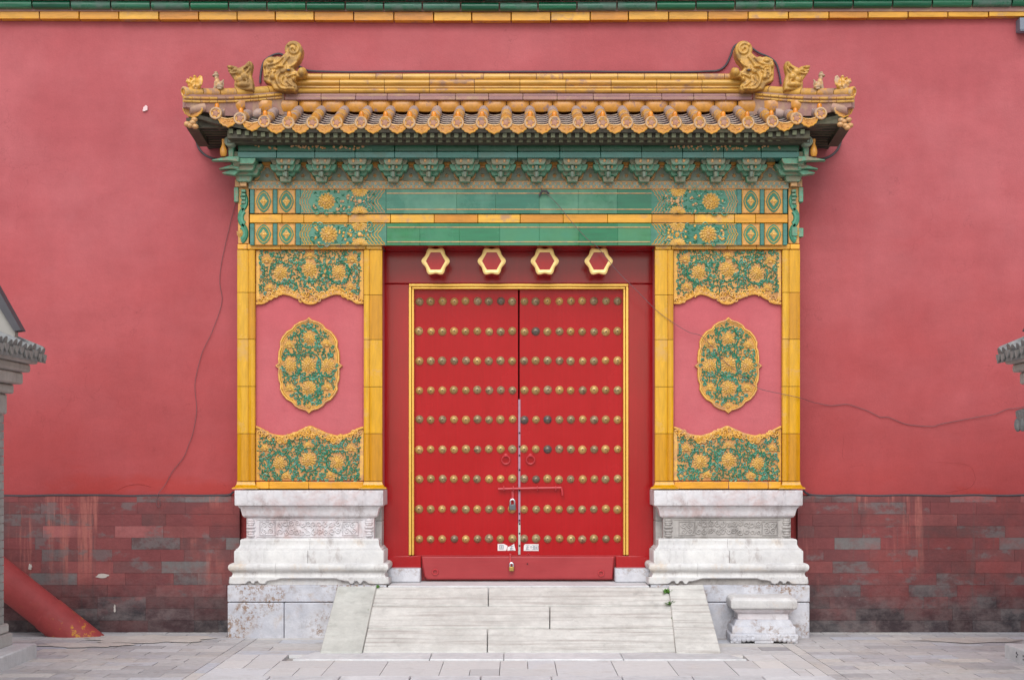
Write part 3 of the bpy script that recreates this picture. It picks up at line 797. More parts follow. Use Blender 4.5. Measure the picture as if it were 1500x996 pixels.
# ---------------------------------------------------------------- loose carved pedestal
ped = thing("stone_pedestal", "small waisted white stone pedestal standing on the paving right of the ramp", "pedestal", onz(1121, 930, 0))
ped.location.y += .0
def pedestal():
    c = onz(1121, 942, 0); hw = (1173-1074)/2*(D+c.y)/F; dpt = .46
    zf = lambda q: EH + (CY - q)*(D + c.y)/F
    cx, y0 = c.x, c.y
    BASE[ped.name] = Vector((cx, y0 + dpt/2, 0)); ped.location = BASE[ped.name]
    xl, xr, yf, yb = cx-hw, cx+hw, y0, y0+dpt
    def four(prof, nm, mat, bev=.006, ang=50):
        mb = MB(); vs = []
        for o, z in prof: vs += [(xl-o, yf-o, z), (xr+o, yf-o, z), (xr+o, yb+o, z), (xl-o, yb+o, z)]
        fs = []; n = len(prof)
        for i in range(n-1):
            for k in range(4): l = (k+1) % 4; fs.append((i*4+k, i*4+l, (i+1)*4+l, (i+1)*4+k))
        fs += [(3,2,1,0), tuple((n-1)*4+k for k in range(4))]
        mb.add(vs, fs); return mb.obj(nm, M[mat], ped, bevel=bev, ang=ang)
    z = [0, zf(926), zf(914), zf(905), zf(895), zf(886), zf(866)]
    z = [0, .085, .125+.03, .21, .265, .305, .415]
    four([(-.012, .018), (0, .03), (0, z[1]-.008), (-.008, z[1])], "foot", 'marbleblock')
    four([(-.016, z[1]-.002), (-.02, z[2]-.006), (-.03, z[2])], "lower_step", 'marbleblock')
    four([(-.036, z[2]-.003), (-.045, z[2]+.02), (-.06, z[3]-.006), (-.07, z[3])], "upper_step", 'marbleblock')
    four([(-.075, z[3]-.004), (-.078, z[4]+.004)], "waist", 'marblepink')
    four([(-.07, z[4]), (-.045, z[4]+.02), (-.03, z[5])], "cap_moulding", 'marblepink')
    four([(-.02, z[5]+.002), (-.008, z[5]+.014), (-.006, z[6]-.022), (-.03, z[6]-.002), (-.036, z[6])], "cap_slab", 'marble', .012)
    mb = MB()
    for sx in (-1, 1):
        for k in range(5):
            mb.ell((cx + sx*(hw - .04 - .042*k), yf+.018, .024 + .004*k), (.026, .03, .026), None, 8, 6)
    mb.box(cx-.085, cx+.085, yf+.006, yf+.1, 0, .03)
    for sx in (-1, 1): mb.box(cx+sx*hw-sx*.10, cx+sx*hw-sx*.004, yf+.004, yb-.004, 0, .022)
    for sx in (-1, 1):
        for k in range(4): curl(mb, cx + sx*(hw-.05-.05*k), .055, yf-.001, .022, 1.3, k, sx, .005)
    mb.obj("carved_foot_scrolls", M['marbleblock'], ped, bevel=.003)
    ped.rotation_euler.z = math.radians(-2.2)
pedestal()
# tufts of weed
def weed(p, q, n, s, label, seed):
    rr = random.Random(seed); c = rp(p, q, .005)
    T = MB()
    for i in range(n):
        a = rr.uniform(0, 2*PI); L = s*rr.uniform(.5, 1.2); w = L*.24; el = rr.uniform(.2, 1.2)
        b = c + Vector((rr.uniform(-.03, .03)*s*12, rr.uniform(-.05, .05)*s*12, -.01))
        d = Vector((math.cos(a)*math.cos(el), math.sin(a)*math.cos(el), math.sin(el))); sd = d.cross(Vector((0,0,1))).normalized()*w
        T.add([b, b+d*L*.5+sd, b+d*L+Vector((0,0,-L*.15)), b+d*L*.5-sd], [(0,1,2,3)])
    tag(T.obj("weed_tuft", M['weed'], off=c), label, "weed", "weeds in the ramp joints")
weed(977, 867, 34, .062, "green weed tuft at the top joint of the right ramp edge", 1)
weed(981.5, 884, 46, .06, "largest green weed tuft halfway down the upper right ramp joint", 2)
weed(984.8, 906, 14, .035, "thin low sprig in the right ramp joint below the larger tufts", 3)
weed(553, 859.5, 18, .04, "low green tuft at the top left corner of the ramp", 4)
weed(540, 893, 12, .03, "tiny sprig in the left ramp joint beside the grey side slab", 6)

# ---------------------------------------------------------------- leaning red pole
e = Vector((px(110, -.30), -.30, 0)); ang = math.radians(38.4); Rp = .165
ax = Vector((-math.cos(ang), 0, math.sin(ang)))
pole = thing("leaning_red_pole", "thick red painted pole slanting down to the paving at the wall foot", "pole", e)
mb = MB()
def cyl(a0, a1, r, n=28):
    u = Vector((0,1,0)); v = ax.cross(u)
    vs = []
    for end in (a0, a1):
        for k in range(n):
            a = 2*PI*k/n; o_ = u*math.cos(a)*r + v*math.sin(a)*r
            p = e + ax*end + o_
            if end == a0 and a0 == 0: p = p + ax*(-(p.z - (-.01))/ax.z)
            vs.append(p)
    mb.add(vs, [(k, (k+1) % n, n+(k+1) % n, n+k) for k in range(n)] + [list(range(n))[::-1], [n+k for k in range(n)]])
cyl(.33, 2.6, Rp)
mb.obj("pole_shaft", M['pole'], pole, bevel=.004)
mb = MB(); cyl(0, .335, Rp + .006); mb.obj("pole_foot", M['pole'], pole, bevel=.003)
# ---------------------------------------------------------------- relief ornament
def flower(mb, x, z, y, r, rr, dense=1):
    for n, rad, L, w, h, dy in ((14, .52, .48, .36, .12, 0), (12, .32, .44, .34, .14, .10), (8, .12, .38, .34, .16, .20)):
        o = rr.uniform(0, 1)
        for k in range(n):
            a = 2*PI*(k+o)/n
            mb.petal(x + rad*r*math.cos(a), z + rad*r*math.sin(a), y - dy*r, a, L*r*rr.uniform(.9, 1.08), w*r, h*r)
    mb.ell((x, y - .3*r, z), (.17*r, .16*r, .17*r), None, 8, 4)
    mb.lathe([(.62*r, 0), (.58*r, .10*r), (.3*r, .24*r), (.05*r, .27*r)], (x, y, z), 'y', 12)
def fan(mb, x, z, y, r, rr):
    for n, L, w, h, dy, a0, a1 in ((9, 1.05, .34, .14, 0, -18, 198), (7, .82, .32, .16, .1, 15, 165), (4, .58, .3, .18, .2, 40, 140)):
        for k in range(n):
            a = math.radians(a0 + (a1-a0)*k/(n-1))
            mb.petal(x, z - .25*r, y - dy*r, a, L*r, w*r, h*r)
    mb.ell((x, y - .1*r, z - .32*r), (.36*r, .18*r, .2*r), None, 8, 4)
def leafclump(mb, x, z, y, s, rr):
    a0 = rr.uniform(0, 2*PI)
    n = rr.choice((2, 3, 3, 4))
    for k in range(n):
        a = a0 + 2*PI*k/n*rr.uniform(.8, 1.2)
        mb.petal(x, z, y - rr.uniform(0, .35)*s, a, s*rr.uniform(.8, 1.25), s*.62, s*.42)
def inside(poly, x, z):
    c = False; n = len(poly)
    for i in range(n):
        (x1, z1), (x2, z2) = poly[i], poly[i-1]
        if (z1 > z) != (z2 > z) and x < (x2-x1)*(z-z1)/(z2-z1) + x1: c = not c
    return c
def foliage(mb, poly, y, avoid, rr, sp, ls, rings=()):
    """scrolling stems round the flowers and leaf clumps in between"""
    xs = [p[0] for p in poly]; zs = [p[1] for p in poly]
    for (x, z, r) in rings:
        a0 = rr.uniform(0, 6); n = 20; sg = rr.choice((-1, 1))
        pts = []
        for i in range(n):
            a = a0 + sg*2*PI*.86*i/(n-1)
            p = (x + r*math.cos(a), z + r*math.sin(a))
            if inside(poly, *p): pts.append((p[0], y - .004, p[1]))
            else:
                if len(pts) > 2: mb.tube(pts, ls*.27, 4)
                pts = []
        if len(pts) > 2: mb.tube(pts, ls*.27, 4)
    placed = []
    tries = int(14*(max(xs)-min(xs))*(max(zs)-min(zs))/sp**2)
    for _ in range(tries):
        x, z = rr.uniform(min(xs), max(xs)), rr.uniform(min(zs), max(zs))
        if not inside(poly, x, z): continue
        if any((x-a)**2 + (z-b)**2 < (r*1.02)**2 for a, b, r in avoid): continue
        if any((x-a)**2 + (z-b)**2 < sp**2 for a, b in placed): continue
        placed.append((x, z))
        c = rr.random()
        if c < .5: curl(mb, x, z, y - .003, sp*.72, rr.uniform(.75, 1.15), rr.uniform(0, 6), rr.choice((-1, 1)), ls*.36, 10, 5)
        else: leafclump(mb, x, z, y, ls*rr.uniform(.85, 1.2), rr)
U = 1/154.0                                   # metres per photo pixel near the pier front

# ---------------------------------------------------------------- glazed piers
YC, YP, YR = -.34, -.285, -.30                # column front, plaster panel, carved ground
def pier(f, label, seed):
    rr = random.Random(seed)
    q = lambda p, Y=YC: px(f(p), Y)
    xa, xb = sorted((q(347), q(560)))
    T = thing("glazed_pier", label, "pier", ((xa+xb)/2, -.2, pz(716, YC)), "glazed piers flanking the door")
    zb, zt = pz(716, YC), pz(357.5, YC)
    mb = MB(); mb.box(xa+.012, xb-.012, YP+.004, .035, zb+.001, zt); mb.obj("pier_core", M['panelred'], T)
    mb = MB(); a, b = sorted((q(376, YP), q(531, YP)))
    nx, nz = 10, 20; z0, z1 = pz(704, YP), pz(366, YP)
    vs = [(a+(b-a)*i/nx, YP + .003*mnoise.noise((i*.4+seed, j*.4, 0)), z0+(z1-z0)*j/nz) for i in range(nx+1) for j in range(nz+1)]
    mb.add(vs, [(i*(nz+1)+j, (i+1)*(nz+1)+j, (i+1)*(nz+1)+j+1, i*(nz+1)+j+1) for i in range(nx) for j in range(nz)])
    mb.obj("plaster_panel", M['panelred'], T)
    # the two glazed columns, each of stacked tiles with a flute
    for edges in ((347, 363.5, 373.5), (532.5, 541.5, 560)):
        mb = MB()
        js = [704.5, 635, 566, 497, 428.5, 366] if edges[0] < 400 else [704.5, 635, 566.5, 497.5, 432, 366]
        for k in range(len(js)-1):
            z0, z1 = pz(js[k], YC) + .0025, pz(js[k+1], YC) - .0025
            dy = rr.uniform(-.002, .002)
            e = [q(p) for p in edges]
            x0, x2 = min(e[0], e[2]), max(e[0], e[2]); xm = e[1]
            # one island: rounded front with a groove at the flute
            prof = []
            for (u0, u1) in ((x0, xm), (xm, x2)):
                w = u1 - u0
                prof += [(u0+.0015, .012), (u0+.003, .004), (u0+w*.2, -.003), (u0+w*.5, -.005), (u0+w*.8, -.003), (u1-.003, .004), (u1-.0015, .012)]
            n = len(prof)
            vs = [(x, YC+y+dy, z0) for x, y in prof] + [(x, YC+y+dy, z1) for x, y in prof]
            vs += [(x2-.0015, YC+.07, z0), (x0+.0015, YC+.07, z0), (x2-.0015, YC+.07, z1), (x0+.0015, YC+.07, z1)]
            fs = [(i, i+1, n+i+1, n+i) for i in range(n-1)]
            B = 2*n
            fs += [list(range(n)) + [B, B+1], [n+i for i in range(n)][::-1] + [B+3, B+2], (n-1, B, B+2, 2*n-1), (0, n, B+3, B+1)]
            mb.add(vs, fs)
        mb.obj("glazed_column", M['column'], T)
        # flared foot
        a, b = sorted((q(edges[0]), q(edges[2]))); a += .004; b -= .004
        o1, o2 = (.030, .004) if abs(q(347) - a) < .02 or abs(q(347) - b) < .02 else (.004, .03)
        mb = MB(); zf0, zf1 = zb + .002, pz(705, YC)
        vs = []; prof = [(.045, zf0), (.042, zf0+.010), (.018, zf0+.022), (.006, zf0+.045), (.002, zf1)]
        for o, z in prof: vs += [(a-o, YC-o, z), (b+o, YC-o, z), (b+o, YC+.06, z), (a-o, YC+.06, z)]
        fs = [(i*4+k, i*4+(k+1) % 4, (i+1)*4+(k+1) % 4, (i+1)*4+k) for i in range(4) for k in range(4)] + [(3,2,1,0), (16,17,18,19)]
        mb.add(vs, fs); mb.obj("column_foot", M['column'], T, ang=50)
    for nm, qa, qb, cuts, yy in (("foot_band", 716, 705, (375, 394, 452, 532), YC+.018), ("head_band", 365.5, 357.5, (347.5, 362, 411, 454, 536, 559.5), YC-.002)):
        mb = MB()
        for a, b in zip(cuts, cuts[1:]):
            x0, x1 = sorted((q(a, yy), q(b, yy))); mb.box(x0+.0015, x1-.0015, yy, YP+.05, pz(qa, yy)+.002, pz(qb, yy)-.001)
        mb.obj(nm, M['yellow'], T, bevel=.005)
    # carved panels
    def carved(nm, outline, holes_ring, flowers, fans, seed2, scroll):
        r2 = random.Random(seed2)
        P = [(q(a, YR), pz(b, YR)) for a, b in outline]
        mb = MB(); mb.prism(P, YR, YP+.01, 0, .003); part = mb.obj(nm, M['ochre_bg'], T)
        B = [(q(a, YR), pz(b, YR)) for a, b in scroll[0]]
        mb = MB()
        yb = YR - .008
        sp = scroll[1]
        if sp == 'rim':
            for off, rad in ((0, .0105), (.018, .006)):
                cx = sum(p[0] for p in B)/len(B); cz = sum(p[1] for p in B)/len(B)
                pts = []
                for x, z in B:
                    d = Vector((x-cx, z-cz)); L = d.length; d = d*((L-.012-off)/L); pts.append((cx+d.x, YR-.006+off*.15, cz+d.y))
                mb.tube(pts, rad, 6, closed=True)
        else:
            pts = [(x, yb, z) for x, z in B]
            mb.tube(smoothline(pts, 4), .011, 6)
            for x, z in B[1:-1]:
                for s_ in (-1, 1): curl(mb, x + s_*.03, z + sp*.026, yb-.002, .026, 1.2, r2.uniform(0, 6), s_, .008, 12, 5)
                mb.ell((x, yb, z + sp*.012), (.016, .014, .016), None, 8, 5)
            for pc in scroll[2]:
                x, z = q(pc[0], YR), pz(pc[1], YR)
                for s_ in (-1, 1):
                    curl(mb, x + s_*.045, z, yb-.002, .034, 1.3, 0, s_, .009, 12, 5); curl(mb, x + s_*.022, z+sp*.035, yb-.002, .026, 1.2, 2, -s_, .008, 12, 5)
                fan(mb, x, z + sp*.02, yb, .030, r2)
            for a in (0, 1):
                e0 = scroll[3][a]; x = q(e0[0], YR)
                mb.box(min(x, q(e0[1], YR)), max(x, q(e0[1], YR)), YR-.006, YR+.006, pz(e0[2], YR), pz(e0[3], YR))
        mb.obj("carved_border", M['ochre'], part)
        av = []; rings = []
        for a, b, r in flowers:
            x, z = q(a, YR), pz(b, YR); r_ = r*U
            mb = MB(); flower(mb, x, z, YR-.004, r_, r2); mb.obj("flower", M['flower'], part)
            av.append((x, z, r_*1.12)); rings.append((x, z, r_*1.55))
        for a, b, r in fans:
            x, z = q(a, YR), pz(b, YR); r_ = r*U
            mb = MB(); fan(mb, x, z, YR-.004, r_, r2); mb.obj("flower", M['flower'], part)
            av.append((x, z, r_*1.05))
        poly = [(q(a, YR), pz(b, YR)) for a, b in holes_ring]
        mb = MB(); foliage(mb, poly, YR-.002, av, r2, 4.1*U, 3.3*U, rings)
        mb.obj("green_scrollwork", M['vine'], part)
    bot = [(375.5, 445), (386, 444), (392, 440), (400, 436), (406, 432), (414, 430.5), (424, 432), (431, 435), (436, 437), (441, 437), (446, 443), (454.5, 445), (463, 443), (468, 437), (473, 437), (478, 435), (485, 432), (494, 430.5), (502, 432), (508, 436), (517, 440), (523, 444), (532.5, 444)]
    carved("upper_carved_panel", [(375.5, 367), (532.5, 367)] + bot[::-1],
           [(381, 368.5), (527, 368.5), (527, 430), (508, 430), (494, 424), (478, 430), (430, 430), (414, 424), (400, 430), (381, 430)],
           [(411, 400, 10.5), (454, 395, 11.5), (496, 399, 10.5)],
           [(391, 381, 9), (454, 375, 8.5), (516, 380, 9), (395, 422, 8.5), (514, 420, 8), (416, 425, 7), (491, 425, 7)], seed*10+1,
           (bot, 1, [(454.5, 431), (416, 428), (492, 428)], ((375.5, 380.5, 440, 367.5), (527.5, 532.5, 440, 367.5))))
    top = [(375.5, 625), (386, 630), (392, 634), (400, 637), (414, 639), (424, 637), (431, 635), (436, 633), (442, 630), (447, 628), (454.5, 625), (462, 628), (467, 630), (473, 633), (478, 635), (485, 637), (494, 639), (508, 637), (517, 633), (523, 629), (532.5, 626)]
    carved("lower_carved_panel", [(375.5, 703.5)] + top + [(532.5, 703.5)],
           [(379, 702.5), (379, 640), (398, 640), (414, 646), (430, 640), (478, 640), (494, 646), (510, 640), (526, 640), (526, 702.5)],
           [(409, 678, 10), (452, 673, 11), (494, 676, 10.5)],
           [(388, 656, 8), (452, 652, 8.5), (514, 656, 8.5), (419, 696, 8), (484, 695, 8), (411, 645, 6.5), (492, 645, 6.5)], seed*10+2,
           (top, -1, [(454, 634), (414, 641), (492, 641)], ((375.5, 379.5, 703.5, 632), (527.5, 532.5, 703.5, 632))))
    half = [(452.5, 464.5), (457, 468.5), (466, 471), (473, 475), (477.5, 481), (485, 485), (491, 492), (495, 500), (494.5, 508), (497, 514), (498, 525), (497.5, 532), (502, 536)]
    right = half + [(a, 2*536 - b) for a, b in half[::-1][1:]]
    right = [(a, b if b <= 536 else 536 + (b-536)*.975) for a, b in right]
    med = right + [(2*452.5 - a, b) for a, b in right[::-1][1:-1]]
    inn = [(452.5 + (a-452.5)*.85, 535 + (b-535)*.895) for a, b in med]
    carved("flower_medallion", med, inn,
           [(453, 495, 9.5), (425, 535, 10.5), (452.5, 534, 11.5), (480, 535, 10.5), (453, 568, 10.5)],
           [(424, 505, 8.5), (479, 503, 9), (425, 568, 8.5), (479, 567, 8.5), (453, 594, 6)], seed*10+3, (med, 'rim'))
    return T
pier(lambda p: p, "yellow glazed pier with a carved medallion standing on the plinth left of the red door", 11)
pier(mir, "yellow glazed pier with carved medallion, crossed by a thin drooping wire", 12)

# ---------------------------------------------------------------- glazed lintel (two green beams and their strips)
lin = thing("glazed_lintel", "green and yellow glazed double lintel with gold flower panels above the door", "lintel", (0, -.2, pz(358, -.37)))
Y1, Y2, Y3 = -.36, -.345, -.375
def beam(nm, yy, qt, qb, joints, lines):
    mb = MB()
    # core behind everything
    mb.box(px(366, yy), px(MC-366, yy), yy+.012, .04, pz(qb, yy)+.004, pz(qt, yy)-.004)
    B = mb.obj(nm, M['greendk'], lin)
    mb = MB()
    for a, b in zip(joints, joints[1:]): mb.box(px(a+.06, yy), px(b-.06, yy), yy + R.uniform(-.002, .002), yy+.03, pz(qb, yy), pz(qt, yy))
    mb.obj("plain_green_tile", M['green'] if qt < 300 else M['green2'], B, bevel=.002)
    mb = MB()
    for l in lines: mb.box(px(joints[0]+1, yy), px(joints[-1]-1, yy), yy-.0045, yy+.004, pz(l+.6, yy), pz(l-.6, yy))
    mb.obj("thin_yellow_line", M['rust'], B)
    for f, sd in ((lambda p: p, 1), (mir, 2)):
        rr = random.Random(sd + int(qt))
        q = lambda p: px(f(p), yy)
        zt, zb = pz(qt, yy), pz(qb, yy); zm = (zt+zb)/2; H = zt - zb
        mb = MB()
        for a, b in ((365.8, 372.5), (399.8, 406), (433, 440)):
            x0, x1 = sorted((q(a), q(b))); mb.box(x0+.002, x1-.002, yy-.001, yy+.02, zb+.002, zt-.002)
        mb.obj("teal_bar", M['teal'], B, bevel=.004)
        for a, b in ((373, 399.4), (406.5, 432.6)):
            x0, x1 = sorted((q(a), q(b))); xm = (x0+x1)/2; hw = (x1-x0)/2
            mb = MB(); mb.box(x0+.001, x1-.001, yy+.002, yy+.02, zb+.001, zt-.001)
            P = mb.obj("cartouche", M['ochre_bg'], B)
            def lobe(s_):
                pts = []
                for k in range(24):
                    t = 2*PI*k/24
                    m = 1 + .10*abs(math.cos(2*t)) - .05*math.sin(4*t)**2
                    pts.append((xm + s_*hw*.80*m*math.cos(t)*.95, zm + s_*H*.42*m*math.sin(t)))
                return pts
            mb = MB(); L = lobe(1.0); mb.prism(L, yy-.003, yy+.01, 0, .002); mb.obj("green_lobe", M['vine'] if qt > 320 else M['green'], P)
            mb = MB(); mb.tube([(x, yy-.003, z) for x, z in lobe(.80)], .004, 4, closed=True); 
            mb.tube([(x0+.006, yy, zb+.006), (x1-.006, yy, zb+.006), (x1-.006, yy, zt-.006), (x0+.006, yy, zt-.006)], .004, 4, closed=True)
            mb.obj("gold_line", M['ochre'], P)
            mb = MB()
            for k in range(4):
                an = PI/2*k; mb.petal(xm, zm, yy-.006, an, hw*.44*(1.25 if k % 2 else 1), hw*.34, .01)
                an += PI/4; mb.petal(xm, zm, yy-.004, an, hw*.36, hw*.3, .008)
            mb.ell((xm, yy-.01, zm), (hw*.14, .01, hw*.14)); mb.obj("flower", M['flower'], P)
        # the patterned field between the bars and the plain tiles
        x0, x1 = sorted((q(440.3), q(joints[0]-.4)))
        mb = MB(); mb.box(x0, x1, yy+.001, yy+.03, zb, zt); P = mb.obj("patterned_field", M['green'], B)
        sg = 1 if q(500) > q(400) else -1
        mb = MB()
        def zig(p0, amp, w=.0042, kk=5):
            pts = []
            for i in range(kk*2+1):
                t = i/(kk*2); zz_ = zb + .004 + (H-.008)*t
                d = abs(t-.5)*2
                pts.append((q(p0) + sg*amp*(1-d) + (.0045 if i % 2 else -.0045), yy-.001, zz_))
            mb.tube(pts, w, 4)
        for p0 in (441.5, 445, 449, 453): zig(p0 + 5, -.05)
        for p0 in (536.5, 541.5, 546.5, 551.5, 556): zig(p0 + 8, -.075)
        for p0 in (516,): zig(p0, .04)
        mb.tube([(q(441.5), yy, zb+.006), (q(562), yy, zb+.006)], .004, 4); mb.tube([(q(441.5), yy, zt-.006), (q(562), yy, zt-.006)], .004, 4)
        mb.obj("gold_line", M['rust'] if qt < 300 else M['ochre'], P)
        fc = 478 if qt < 300 else 482
        mb = MB(); flower(mb, q(fc), zm, yy-.002, 13.5*U, rr); mb.obj("flower", M['flower'], P)
        for zc_, s_ in ((zb, 1), (zt, -1)):
            mb = MB()
            for n, L, w, dy in ((9, 13, 5, 0), (7, 9.5, 5, .006), (5, 6, 4, .012)):
                for k in range(n):
                    an = PI*(k+.5)/n; an = an if s_ > 0 else -an
                    mb.petal(q(527), zc_ + s_*.004, yy-.002-dy, an, L*U*(.85 + .15*abs(math.cos(an))), w*U, .012)
            mb.obj("half_flower", M['flower'], P)
        mb = MB()
        for k in range(44):
            p = rr.uniform(459, 545); z = rr.uniform(zb+.02, zt-.02)
            if abs(p-fc) < 15 and abs(z-zm) < 14*U: continue
            if abs(p-527) < 15 and abs(z-zm) > 6*U: continue
            mb.ell((q(p), yy-.002, z), (2.0*U, .010, 2.0*U), None, 6, 4)
            if rr.random() < .4: mb.petal(q(p), z, yy-.002, rr.uniform(0, 6), 4*U, 3*U, .01)
        mb.ell((q(527), yy-.004, zm), (3.5*U, .012, 3.5*U), None, 8, 4)
        mb.obj("gold_bud", M['rust'] if qt < 300 else M['ochre'], P)
        mb = MB()
        poly = [(min(q(458), q(548)), zb+.008), (max(q(458), q(548)), zb+.008), (max(q(458), q(548)), zt-.008), (min(q(458), q(548)), zt-.008)]
        foliage(mb, poly, yy, [(q(fc), zm, 14*U), (q(527), zb, 13*U), (q(527), zt, 13*U)], rr, 7.6*U, 3.0*U)
        mb.obj("green_leaf_relief", M['vine'], P)
beam("upper_beam", Y1, 277.5, 313, (565.5, 669, 726, 790, 847, 904, 955.5), (283.5, 307))
beam("lower_beam", Y3, 327.5, 359.5, (566.5, 615, 673, 732, 790, 848, 905, 953.5), (333.2, 354.5))
mb = MB(); cuts = [365.5, 413, 445, 510, 572, 636, 700, 762, 825, 890, 955, 1017, 1076, 1107, 1154]
for a, b in zip(cuts, cuts[1:]): mb.box(px(a+.3, Y2), px(b-.3, Y2), Y2 + R.uniform(-.002, .002), .03, pz(326.6, Y2), pz(314, Y2))
mb.obj("yellow_strip", M['yellow'], lin, bevel=.004)
mb = MB(); zb_, zt_ = pz(359.5, Y3)+.003, 0
mb.box(px(561, -.3), px(MC-561, -.3), Y3+.035, .05, zb_-.004, zb_+.03); mb.obj("red_soffit", M['frame'], lin)
# carved bead band
Yb = -.365
mb = MB(); mb.box(px(364, Yb), px(MC-364, Yb), Yb, .03, pz(276.6, Yb), pz(265.5, Yb)); BB = mb.obj("bead_band", M['frieze'], lin, bevel=.003)
mb = MB(); p = 370
while p < MC - 368:
    mb.petal(px(p, Yb), pz(276, Yb), Yb, PI/2, 4.6*U, 4.4*U, .008); mb.petal(px(p+4, Yb), pz(267, Yb), Yb, -PI/2, 4.2*U, 4*U, .008)
    p += 8
mb.tube([(px(366, Yb), Yb, pz(276.4, Yb)), (px(MC-366, Yb), Yb, pz(276.4, Yb))], .006, 4); mb.tube([(px(366, Yb), Yb, pz(266, Yb)), (px(MC-366, Yb), Yb, pz(266, Yb))], .005, 4)
mb.obj("gold_bead", M['rust'], BB)
# ends where the beams turn the corner
for f in (lambda p: p, mir):
    Ye = -.33; q = lambda p, Y=Ye: px(f(p), Y)
    s_ = 1 if f(0) == 0 else -1
    mb = MB(); x0, x1 = sorted((q(348.5), q(364.6))); mb.box(x0, x1, Ye, .03, pz(357, Ye), pz(266, Ye)); E = mb.obj("corner_post", M['ochre_bg'], lin, bevel=.004)
    mb = MB()
    for qc in (295, 319, 342):
        ctr = (q(351 if qc != 319 else 361), pz(qc, Ye))
        for rad in (11, 7.5):
            pts = [(ctr[0] + s_*rad*U*1.0*math.cos(a)*.9, Ye-.002, ctr[1] + rad*1.25*U*math.sin(a)) for a in [math.radians(-70 + 140*i/10) for i in range(11)]]
            if qc == 319: pts = [(2*ctr[0] - x, y, z) for x, y, z in pts]
            mb.tube(pts, .020, 6, flat=.6)
    mb.obj("green_scroll", M['vine'], E)
    mb = MB(); flower(mb, q(353), pz(342, Ye), Ye-.004, 6.5*U, random.Random(3)); mb.obj("flower", M['flower'], E)
    for nm, (a, b, c, d, y0) in (("carved_block", (344, 353, 263, 274, -.36)), ("carved_block", (351.5, 361, 261.5, 273, -.40)), ("green_block", (342.5, 349, 274.5, 296, -.36))):
        mb = MB(); x0, x1 = sorted((q(a, y0), q(b, y0))); mb.box(x0, x1, y0, -.25, pz(d, y0), pz(c, y0)); mb.obj(nm, M['rust'] if nm == "carved_block" else M['bracket'], E, bevel=.006)
    for k in range(4):
        mb = MB(); y0 = -.38 + .008*k; x0, x1 = sorted((q(353, y0), q(359.5, y0))); z = pz(277.5 + 5.6*k, y0)
        mb.box(x0, x1, y0, -.3, z - .026, z); mb.obj("stepped_block", M['bracket'], E, bevel=.005)
# a stub of tenon on the right post only
mb = MB(); y0 = -.34; mb.box(px(1170, y0), px(1177, y0), y0, -.25, pz(347, y0), pz(334, y0)); mb.box(px(1160, y0), px(1168, y0), y0-.012, -.25, pz(346, y0), pz(333, y0)); mb.obj("tenon_stub", M['bracket'], lin, bevel=.004)

# ---------------------------------------------------------------- bracket frieze
fr = thing("bracket_frieze", "row of stepped green glazed brackets under the yellow tiled eave", "brackets", (0, -.3, pz(266, -.36)))
Yf = -.335
mb = MB(); mb.box(px(356, Yf), px(MC-356, Yf), Yf, .03, pz(265, Yf), pz(230, Yf)); FB = mb.obj("frieze_board", M['frieze'], fr)
def arm(mb, x, y0, y1, qt, qb, w, taper=.62):
    zt, zb = pz(qt, y0), pz(qb, y0); hw = w/2*(D+y0)/F; h = zt-zb
    P = [(x-hw, zt), (x-hw, zt-h*.35), (x-hw*(.5+taper/2), zb+h*.12), (x-hw*taper, zb), (x+hw*taper, zb), (x+hw*(.5+taper/2), zb+h*.12), (x+hw, zt-h*.35), (x+hw, zt)]
    mb.prism(P, y0, y1, 0, .006)
def bracket(p, s=1):
    X = lambda Y: px(p, Y)
    mb = MB()
    arm(mb, X(-.44), -.44, -.33, 258.5, 266.5, 17, .78)
    arm(mb, X(-.43), -.43, -.33, 248, 258, 31, .62)
    arm(mb, X(-.47), -.47, -.33, 250.5, 258.5, 9, .7)
    arm(mb, X(-.46), -.46, -.33, 240.5, 250.5, 45, .74)
    arm(mb, X(-.50), -.50, -.33, 240.5, 250.0, 28, .7)
    arm(mb, X(-.49), -.49, -.33, 231.8, 241, 43, .76)
    arm(mb, X(-.545), -.545, -.33, 231.8, 241.2, 28, .72)
    for dx in (-10.5, 10.5):
        xx = px(p+dx, -.47); mb.box(xx-.03, xx+.03, -.475, -.4, pz(249.5, -.47), pz(247, -.47))
    B = mb.obj("bracket", M['bracket'], fr, ang=30)
    mb = MB()
    for dx in (-5.5, 5.5):
        mb.ell((px(p+dx, -.55), -.547, pz(235.8, -.545)), (2.1*U, .012, 2.6*U), None, 8, 5)
        mb.ell((px(p+dx*.95, -.505), -.502, pz(245, -.50)), (1.8*U, .012, 2.3*U), None, 8, 5)
    mb.obj("ochre_boss", M['rust'], B)
    mb = MB(); y = -.57
    mb.hexa([(px(p-1.6, y), y, pz(249, y)), (px(p+1.6, y), y, pz(249, y)), (px(p+1.8, y), -.5, pz(249, y)), (px(p-1.8, y), -.5, pz(249, y))],
            [(px(p-2.2, y), y+.02, pz(242, y)), (px(p+2.2, y), y+.02, pz(242, y)), (px(p+2.2, y), -.5, pz(241, y)), (px(p-2.2, y), -.5, pz(241, y))])
    mb.hexa([(px(p-1.8, y), -.535, pz(258, y)), (px(p+1.8, y), -.535, pz(258, y)), (px(p+2, y), -.45, pz(258, y)), (px(p-2, y), -.45, pz(258, y))],
            [(px(p-2.2, y), -.555, pz(251, y)), (px(p+2.2, y), -.555, pz(251, y)), (px(p+2.2, y), -.45, pz(250, y)), (px(p-2.2, y), -.45, pz(250, y))])
    mb.obj("beak", M['frieze'], B, bevel=.004)
cent = [735.2 + 52.4*k for k in range(-6, 8)]
cent = [759.7 + 52.6*(k - 6.5) for k in range(14)]
for p in cent: bracket(p)
